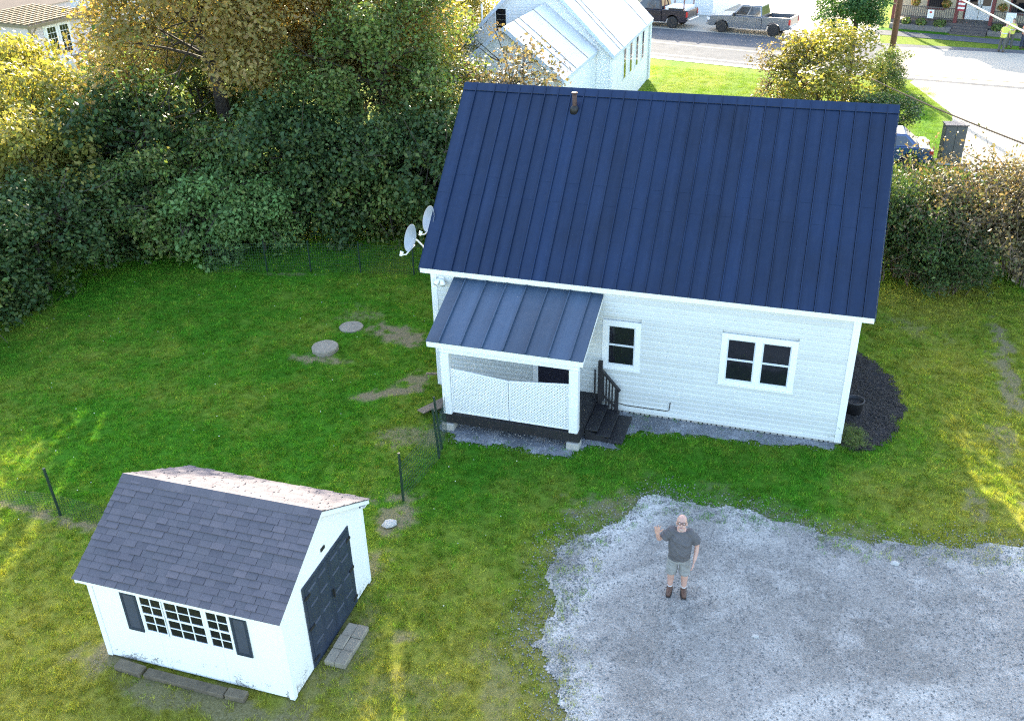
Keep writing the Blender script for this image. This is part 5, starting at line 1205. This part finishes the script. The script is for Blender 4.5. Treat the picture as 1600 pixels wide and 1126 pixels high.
def man(loc, rz):
    t = thing('person', 'bald person in grey t-shirt and shorts waving on the gravel', 'person', loc, rz)
    b = MB()                                   # body: faces -y
    for s in (-1, 1):
        x = s*.115
        cap(b, [(s*.10, .01, .90), (x*1.05, -.005, .52), (x*1.1, .02, .30), (x*1.12, .015, .09)], [.10, .072, .062, .042])
        cap(b, [(x*1.12, .02, .06), (x*1.2, -.13, .045)], [.045, .038])
    ell_chain(b, [(0, 0, .86, .17, .125), (0, -.005, .96, .185, .14), (0, -.03, 1.10, .185, .16), (0, -.01, 1.26, .19, .135), (0, .0, 1.40, .19, .11), (0, .01, 1.465, .13, .085), (0, .012, 1.50, .065, .065)])
    cap(b, [(0, .012, 1.46), (0, -.01, 1.56)], [.062, .058])
    sh = 1.415
    cap(b, [(-.16, .01, sh), (-.265, -.0, 1.355), (-.385, -.025, 1.235)], [.062, .055, .044]); cap(b, [(-.385, -.025, 1.235), (-.41, -.10, 1.36), (-.42, -.155, 1.465)], [.044, .042, .030])
    cap(b, [(.16, .01, sh), (.245, .02, 1.34), (.305, .035, 1.13)], [.062, .054, .044]); cap(b, [(.305, .035, 1.13), (.30, -.03, 1.0), (.275, -.115, .885)], [.044, .041, .028])
    hand(b, (-.42, -.158, 1.475), (-.04, -.18, .98), (0.1, -.95, -.2), (1, 0, .1), 1.18, .02, .30)
    hand(b, (.275, -.12, .88), (-.12, -.42, -.9), (-.9, .1, .1), (-.2, -.8, .5), 1.08, .25, .1)
    # head tipped back to look up at the camera
    H = Matrix.Translation((0, -.02, 1.585)) @ Matrix.Rotation(rad(-30), 4, 'X') @ Matrix.Scale(1.14, 4)
    hm = MB(); hm.ball((0, .0, .075), (.079, .098, .105), 22, 16); hm.ball((0, -.03, .0), (.062, .066, .075), 18, 12); hm.ball((0, -.052, -.045), (.036, .034, .03), 14, 8)
    cap(hm, [(0, -.092, .055), (0, -.112, .015)], [.011, .0165], 10); hm.ball((0, -.103, .012), (.02, .014, .012), 10, 6)
    for s in (-1, 1): hm.ball((s*.08, .005, .03), (.014, .022, .034), 10, 8); hm.ball((s*.042, -.066, .0), (.026, .022, .022), 10, 8)
    hm.ball((0, -.082, .075), (.06, .016, .012), 12, 6)
    b.add([H @ Vector(p) for p in hm.v], hm.f)
    body = remeshed('body', b, .0075, M['skin'], t, 4)
    def hp(m): m.v = [tuple(H @ Vector(p)) for p in m.v]; return m
    hp(MB().ball((0, -.060, -.045), (.043, .036, .034), 16, 10).ball((0, -.093, -.012), (.030, .012, .009), 12, 6)).build('beard', M['beard'], body, True)
    hp(MB().ball((0, -.0985, -.026), (.022, .008, .0065), 12, 6)).build('mouth', M['lip'], body, True)
    for s in (-1, 1):
        hp(MB().ball((s*.031, -.083, .046), (.015, .009, .0095), 12, 8)).build('eye', M['eyewhite'], body, True)
        hp(MB().ball((s*.031, -.0905, .046), (.0065, .004, .0065), 10, 6)).build('iris', M['eye'], body, True)
    g = MB()
    for s in (-1, 1):
        g.tube([(s*.033+.027*math.cos(k*PI/7), -.110, .046+.020*math.sin(k*PI/7)) for k in range(15)], .0042, 6); g.tube([(s*.058, -.110, .052), (s*.080, -.04, .05), (s*.084, .01, .045)], .0025, 6)
    g.tube([(-.008, -.112, .050), (.008, -.112, .050)], .0028, 6); hp(g).build('spectacles', M['frame'], body, True)
    # clothes
    c = MB(); ell_chain(c, [(0, -.015, .845, .200, .158), (0, -.018, .90, .205, .165), (0, -.035, 1.06, .205, .186), (0, -.024, 1.24, .212, .168), (0, -.004, 1.36, .208, .146), (0, .014, 1.435, .165, .118), (0, .022, 1.475, .118, .094)], 26)
    c.tube([(-.13, .01, sh+.005), (-.235, .0, 1.36), (-.305, -.018, 1.275)], [.092, .085, .086], 16); c.tube([(.13, .01, sh+.005), (.245, .022, 1.335), (.285, .03, 1.20)], [.092, .084, .082], 16)
    for s in (-1, 1): c.ball((s*.15, .01, 1.43), (.10, .095, .085), 16, 10)
    remeshed('t_shirt', c, .010, M['tee'], body, 5, .045)
    c = MB(); ell_chain(c, [(0, 0, .78, .19, .14), (0, -.005, .90, .196, .152), (0, -.005, .96, .192, .15)], 24)
    for s in (-1, 1): c.tube([(s*.095, .0, .86), (s*.112, -.002, .70), (s*.125, .0, .47)], [.112, .108, .105], 16)
    remeshed('shorts', c, .010, M['shorts'], body, 4, .035)
    for s in (-1, 1):
        x = s*.128; c = MB(); c.tube([(x, .018, .10), (x, .018, .15)], [.050, .048], 12); c.build('sock', M['sock'], body, True)
        c = MB(); cap(c, [(x, .035, .062), (x*1.06, -.06, .058), (x*1.16, -.155, .048)], [.056, .054, .046]); c.tube([(x, .02, .05), (x, .018, .125)], [.06, .056], 14); remeshed('shoe', c, .012, M['shoe'], body, 3)
        MB().prism([(x-.058, .09, 0), (x-.054, -.10, 0), (x*1.1-.045, -.20, 0), (x*1.15+.045, -.20, 0), (x*1.05+.056, -.10, 0), (x+.056, .09, 0)], (0, 0, .026)).build('shoe_sole', M['sole'], body)
man((7.14, -5.94, .012), math.atan2(8.61-7.14, 19.75-5.94)*1.0)

M['hivis'] = mat('hivis_yellow', (.62, .62, .10), .7, var=.12, vs=8); M['hivis_o'] = mat('hivis_orange', (.75, .30, .16), .7, var=.12, vs=8); M['jean'] = mat('work_trousers', (.10, .10, .085), .8, var=.3, vs=9); M['navy'] = mat('navy_trousers', (.03, .04, .07), .8, var=.3, vs=9)
M['helmet'] = mat('white_helmet', (.78, .78, .76), .35, var=.05); M['boot'] = mat('work_boot', (.09, .055, .035), .7, var=.3)
def worker(loc, rz, lab, shirt, trou, lean=0., helmet=True, arm=0):
    t = thing('person', lab, 'person', loc, rz); b = MB()
    for s in (-1, 1): cap(b, [(s*.09, 0, .9), (s*.115, -.01, .5), (s*.125, .02, .08)], [.09, .065, .04]); cap(b, [(s*.125, .03, .05), (s*.135, -.12, .04)], [.04, .035])
    ell_chain(b, [(0, 0, .86, .16, .12), (0, 0, 1.05, .16, .12), (0, -lean*.3, 1.28, .18, .125), (0, -lean*.5, 1.42, .17, .10), (0, -lean*.55, 1.48, .07, .07)]); cap(b, [(0, -lean*.55, 1.45), (0, -lean*.7, 1.55)], [.058, .055])
    hy = -lean*.8; b.ball((0, hy, 1.64), (.078, .096, .115), 18, 12); b.ball((0, hy-.09, 1.62), (.016, .022, .022), 8, 6)
    for s in (-1, 1):
        e = (s*.27, .0-lean*.4, 1.14) if not (arm and s > 0) else (s*.29, -.10, 1.20); wv = (s*.24, -.12-lean*.6, .92) if not (arm and s > 0) else (s*.20, -.30, 1.15)
        cap(b, [(s*.16, -lean*.48, 1.40), e, wv], [.06, .044, .028]); d = (Vector(wv)-Vector(e)).normalized(); hand(b, wv, d, (-s, 0, 0), (0, -1, 0), 1.05, .2, .08, 6)
    body = remeshed('body', b, .011, M['skin'], t, 3)
    c = MB(); ell_chain(c, [(0, 0, .84, .185, .14), (0, 0, 1.05, .185, .145), (0, -lean*.3, 1.28, .2, .15), (0, -lean*.5, 1.42, .185, .12), (0, -lean*.55, 1.47, .10, .085)])
    for s in (-1, 1): c.tube([(s*.14, -lean*.48, 1.39), (s*.24, -lean*.44, 1.22)], [.08, .07], 12)
    remeshed('work_shirt', c, .018, shirt, body, 3)
    m = MB(); ell_chain(m, [(0, 0, 1.08, .192, .152), (0, 0, 1.13, .193, .153)]); m.build('reflective_band', M['headlamp'], body, True)
    c = MB(); ell_chain(c, [(0, 0, .78, .165, .125), (0, 0, .93, .175, .135)])
    for s in (-1, 1): c.tube([(s*.09, 0, .88), (s*.115, -.005, .5), (s*.125, .015, .10)], [.102, .082, .07], 12)
    remeshed('trousers', c, .018, trou, body, 3)
    for s in (-1, 1): c = MB(); cap(c, [(s*.125, .03, .055), (s*.137, -.13, .05)], [.054, .045]); remeshed('boot', c, .016, M['boot'], body, 2)
    if helmet: MB().lathe([(.135, 1.66), (.132, 1.67), (.105, 1.675), (.10, 1.72), (.075, 1.765), (.03, 1.785)], 16, (0, hy-.01, 0)).build('helmet', M['helmet'], body, True)
    else: m = MB(); m.ball((0, hy+.012, 1.67), (.083, .096, .1), 14, 10); m.build('hair', M['bark'], body, True)
worker((18.45, 46.85, .02), rad(150), 'worker in yellow vest and white helmet nearest the street, turned away', M['hivis'], M['jean'], .22)
worker((19.05, 48.2, .02), rad(-20), 'worker in yellow vest standing between the two others', M['hivis'], M['jean'], .05, False, 1)
worker((19.78, 48.1, .02), rad(40), 'worker in pale orange vest and dark trousers at the right edge', M['hivis_o'], M['navy'], .05, True, 1)

# ------------------------------------------------------------------ neighbour house with pergola, top left
M['mauvewall'] = mat('mauve_siding', (.6, .53, .52), .7, var=.1, vs=2); M['perg'] = mat('pergola_wood', (.25, .19, .11), .75, var=.25, vs=4); M['brownroof'] = mat('brown_shingle', (.12, .085, .07), .85, var=.3, vs=3, bmp=.3)
M['tarp'] = mat('green_tarp', (.08, .42, .28), .5, var=.25, vs=2); M['fencewood'] = mat('fence_wood', (.24, .16, .08), .85, var=.3, vs=3, streak=(6, 6, .5)); M['palewhite'] = mat('white_roof', (.72, .72, .72), .5, var=.1)
NH = thing('neighbour_house', 'mauve house with wooden lattice roof and white french doors at top left', 'house', (-39.3, 30.9, 0), rad(86))
MB().box(-.9, 4.3, .03, 5.2, 0, 2.5).build('wall', M['mauvewall'], NH)
z = .3
while z < 2.4:
    for a, b in ((-.88, .2), (2.5, 4.28)): MB().hexa([(a, .03, z), (b, .03, z), (b, .0, z), (a, .0, z), (a, .03, z+.18), (b, .03, z+.18), (b, .024, z+.18), (a, .024, z+.18)]).build('siding_board', M['mauvewall'], NH)
    z += .18
MB().box(.2, 2.5, -.02, .03, .25, 2.42).build('door_frame', M['storewhite'], NH)
for a, b in ((.32, 1.32), (1.38, 2.38)):
    d = MB().box(a, b, -.05, -.021, .28, 2.35).build('french_door', M['storewhite'], NH)
    for i in range(3):
        for j in range(5): w = (b-a-.3)/3; MB().box(a+.15+i*w+.015, a+.15+(i+1)*w-.015, -.058, -.051, .50+j*.35, .50+(j+1)*.35-.035).build('pane', M['pane'], d)
pg = bpy.data.objects.new('lattice_roof', None); COL.objects.link(pg); pg.parent = NH
for x in (-1.2, 4.5): MB().beam((x, -.35, 2.56), (x, 5.3, 2.72), .08, .16).build('beam', M['perg'], pg)
MB().box(-1.3, 4.6, -.40, -.32, 2.45, 2.64).build('fascia', M['perg'], pg)
x = -1.1
while x < 4.5: MB().beam((x, -.3, 2.66), (x, 5.3, 2.82), .05, .12).build('rafter', M['perg'], pg); x += .55
y = -.28
while y < 5.3: MB().box(-1.35, 4.65, y, y+.13, 2.735+.0286*y, 2.775+.0286*y).build('batten', M['perg'], pg); y += .52
MB().box(-.95, 4.35, .0, 5.25, 2.505, 2.53).build('roof_deck', M['brownroof'], pg)
for x in (-1.15, 4.45): MB().box(x-.06, x+.06, -.40, -.28, 0, 2.45).build('post', M['perg'], pg)
MB().beam((-1.15, -.34, 1.9), (-.6, -.34, 2.45), .07, .09, (0, 1, 0)).build('brace', M['perg'], pg); MB().beam((4.45, -.34, 1.9), (3.9, -.34, 2.45), .07, .09, (0, 1, 0)).build('brace', M['perg'], pg)
MB().prism([(-2.5, 5.3, 2.6), (-2.5, 10.5, 2.6), (-2.5, 7.9, 4.0)], (11, 0, 0)).build('roof', M['brownroof'], NH); MB().box(-2.3, 8.3, 5.5, 10.3, 0, 2.6).build('rear_wall', M['mauvewall'], NH)
dk2 = bpy.data.objects.new('deck', None); COL.objects.link(dk2); dk2.parent = NH
y = -2.2
while y < -.06: MB().box(-1, 4.6, y, y+.135, .20, .25).build('deck_board', M['perg'], dk2); y += .14
MB().box(2.9, 4.6, -2.2, -2.15, 1.05, 1.1).build('deck_rail', M['black'], dk2)
for k in range(8): MB().box(2.95+k*.22, 2.98+k*.22, -2.19, -2.16, .25, 1.05).build('baluster', M['black'], dk2)
for k in range(3): MB().box(.6, 2.0, -2.21-.3*(k+1), -2.21-.3*k, 0, .2-.06*k).build('deck_step', M['concrete'], dk2)
# board fence, tarp, umbrella, white roof behind
bf = thing('board_fence', 'brown board fence beside the mauve house', 'fence', (-39.4, 27.4, 0), rad(86))
for k in range(14): MB().box(k*.16, k*.16+.15, 0, .025, .05, 1.8).build('board', M['fencewood'], bf)
for z in (.4, 1.5): MB().box(0, 2.24, .027, .07, z, z+.08).build('rail', M['fencewood'], bf)
tp = thing('pool', 'round pool under a green tarp at the left edge', 'pool', (-36.6, 26.0, 0)); MB().lathe([(2.3, 0), (2.3, .95), (2.25, .97)], 28).build('side', M['mauvewall'], tp)
m = MB(); n = 28; rgp = random.Random(2); v = [(0, 0, 1.25)]; f = []
for i, (r, z) in enumerate(((.8, 1.18), (1.6, 1.08), (2.33, .99), (2.38, .8))): v += [(r*math.cos(2*PI*k/n), r*math.sin(2*PI*k/n), z+rgp.uniform(-.05, .05)) for k in range(n)]
f += [(0, 1+k, 1+(k+1) % n) for k in range(n)]
for i in range(3): f += [(1+i*n+k, 1+(i+1)*n+k, 1+(i+1)*n+(k+1) % n, 1+i*n+(k+1) % n) for k in range(n)]
m.add(v, f).build('tarp', M['tarp'], tp)
gr = thing('covered_grill', 'grey covered grill standing before the neighbour deck', 'grill', (-35.6, 28.6, 0)); MB().lathe([(.42, 0), (.45, .7), (.38, 1.05), (.15, 1.2)], 16).build('cover', M['mauvewall'], gr, True); MB().box(-.07, .07, -.46, -.4, .5, .62).build('strap', M['black'], gr)
wr = thing('white_roofed_barn', 'large white-roofed building behind the mauve house', 'barn', (-46, 46, 0), rad(20)); MB().box(-14, 12, 0, 10, 0, 4).build('wall', M['palewhite'], wr)
for s in (0, 1):
    for k in range(26):
        y0, y1 = (-.4, 5) if s == 0 else (10.4, 5); MB().hexa([(-14.2+k*1.02, y0, 3.9), (-14.2+(k+1)*1.02-.02, y0, 3.9), (-14.2+(k+1)*1.02-.02, y1, 6.0), (-14.2+k*1.02, y1, 6.0), (-14.2+k*1.02, y0, 3.96), (-14.2+(k+1)*1.02-.02, y0, 3.96), (-14.2+(k+1)*1.02-.02, y1, 6.06), (-14.2+k*1.02, y1, 6.06)]).build('roof_sheet', M['palewhite'], wr)
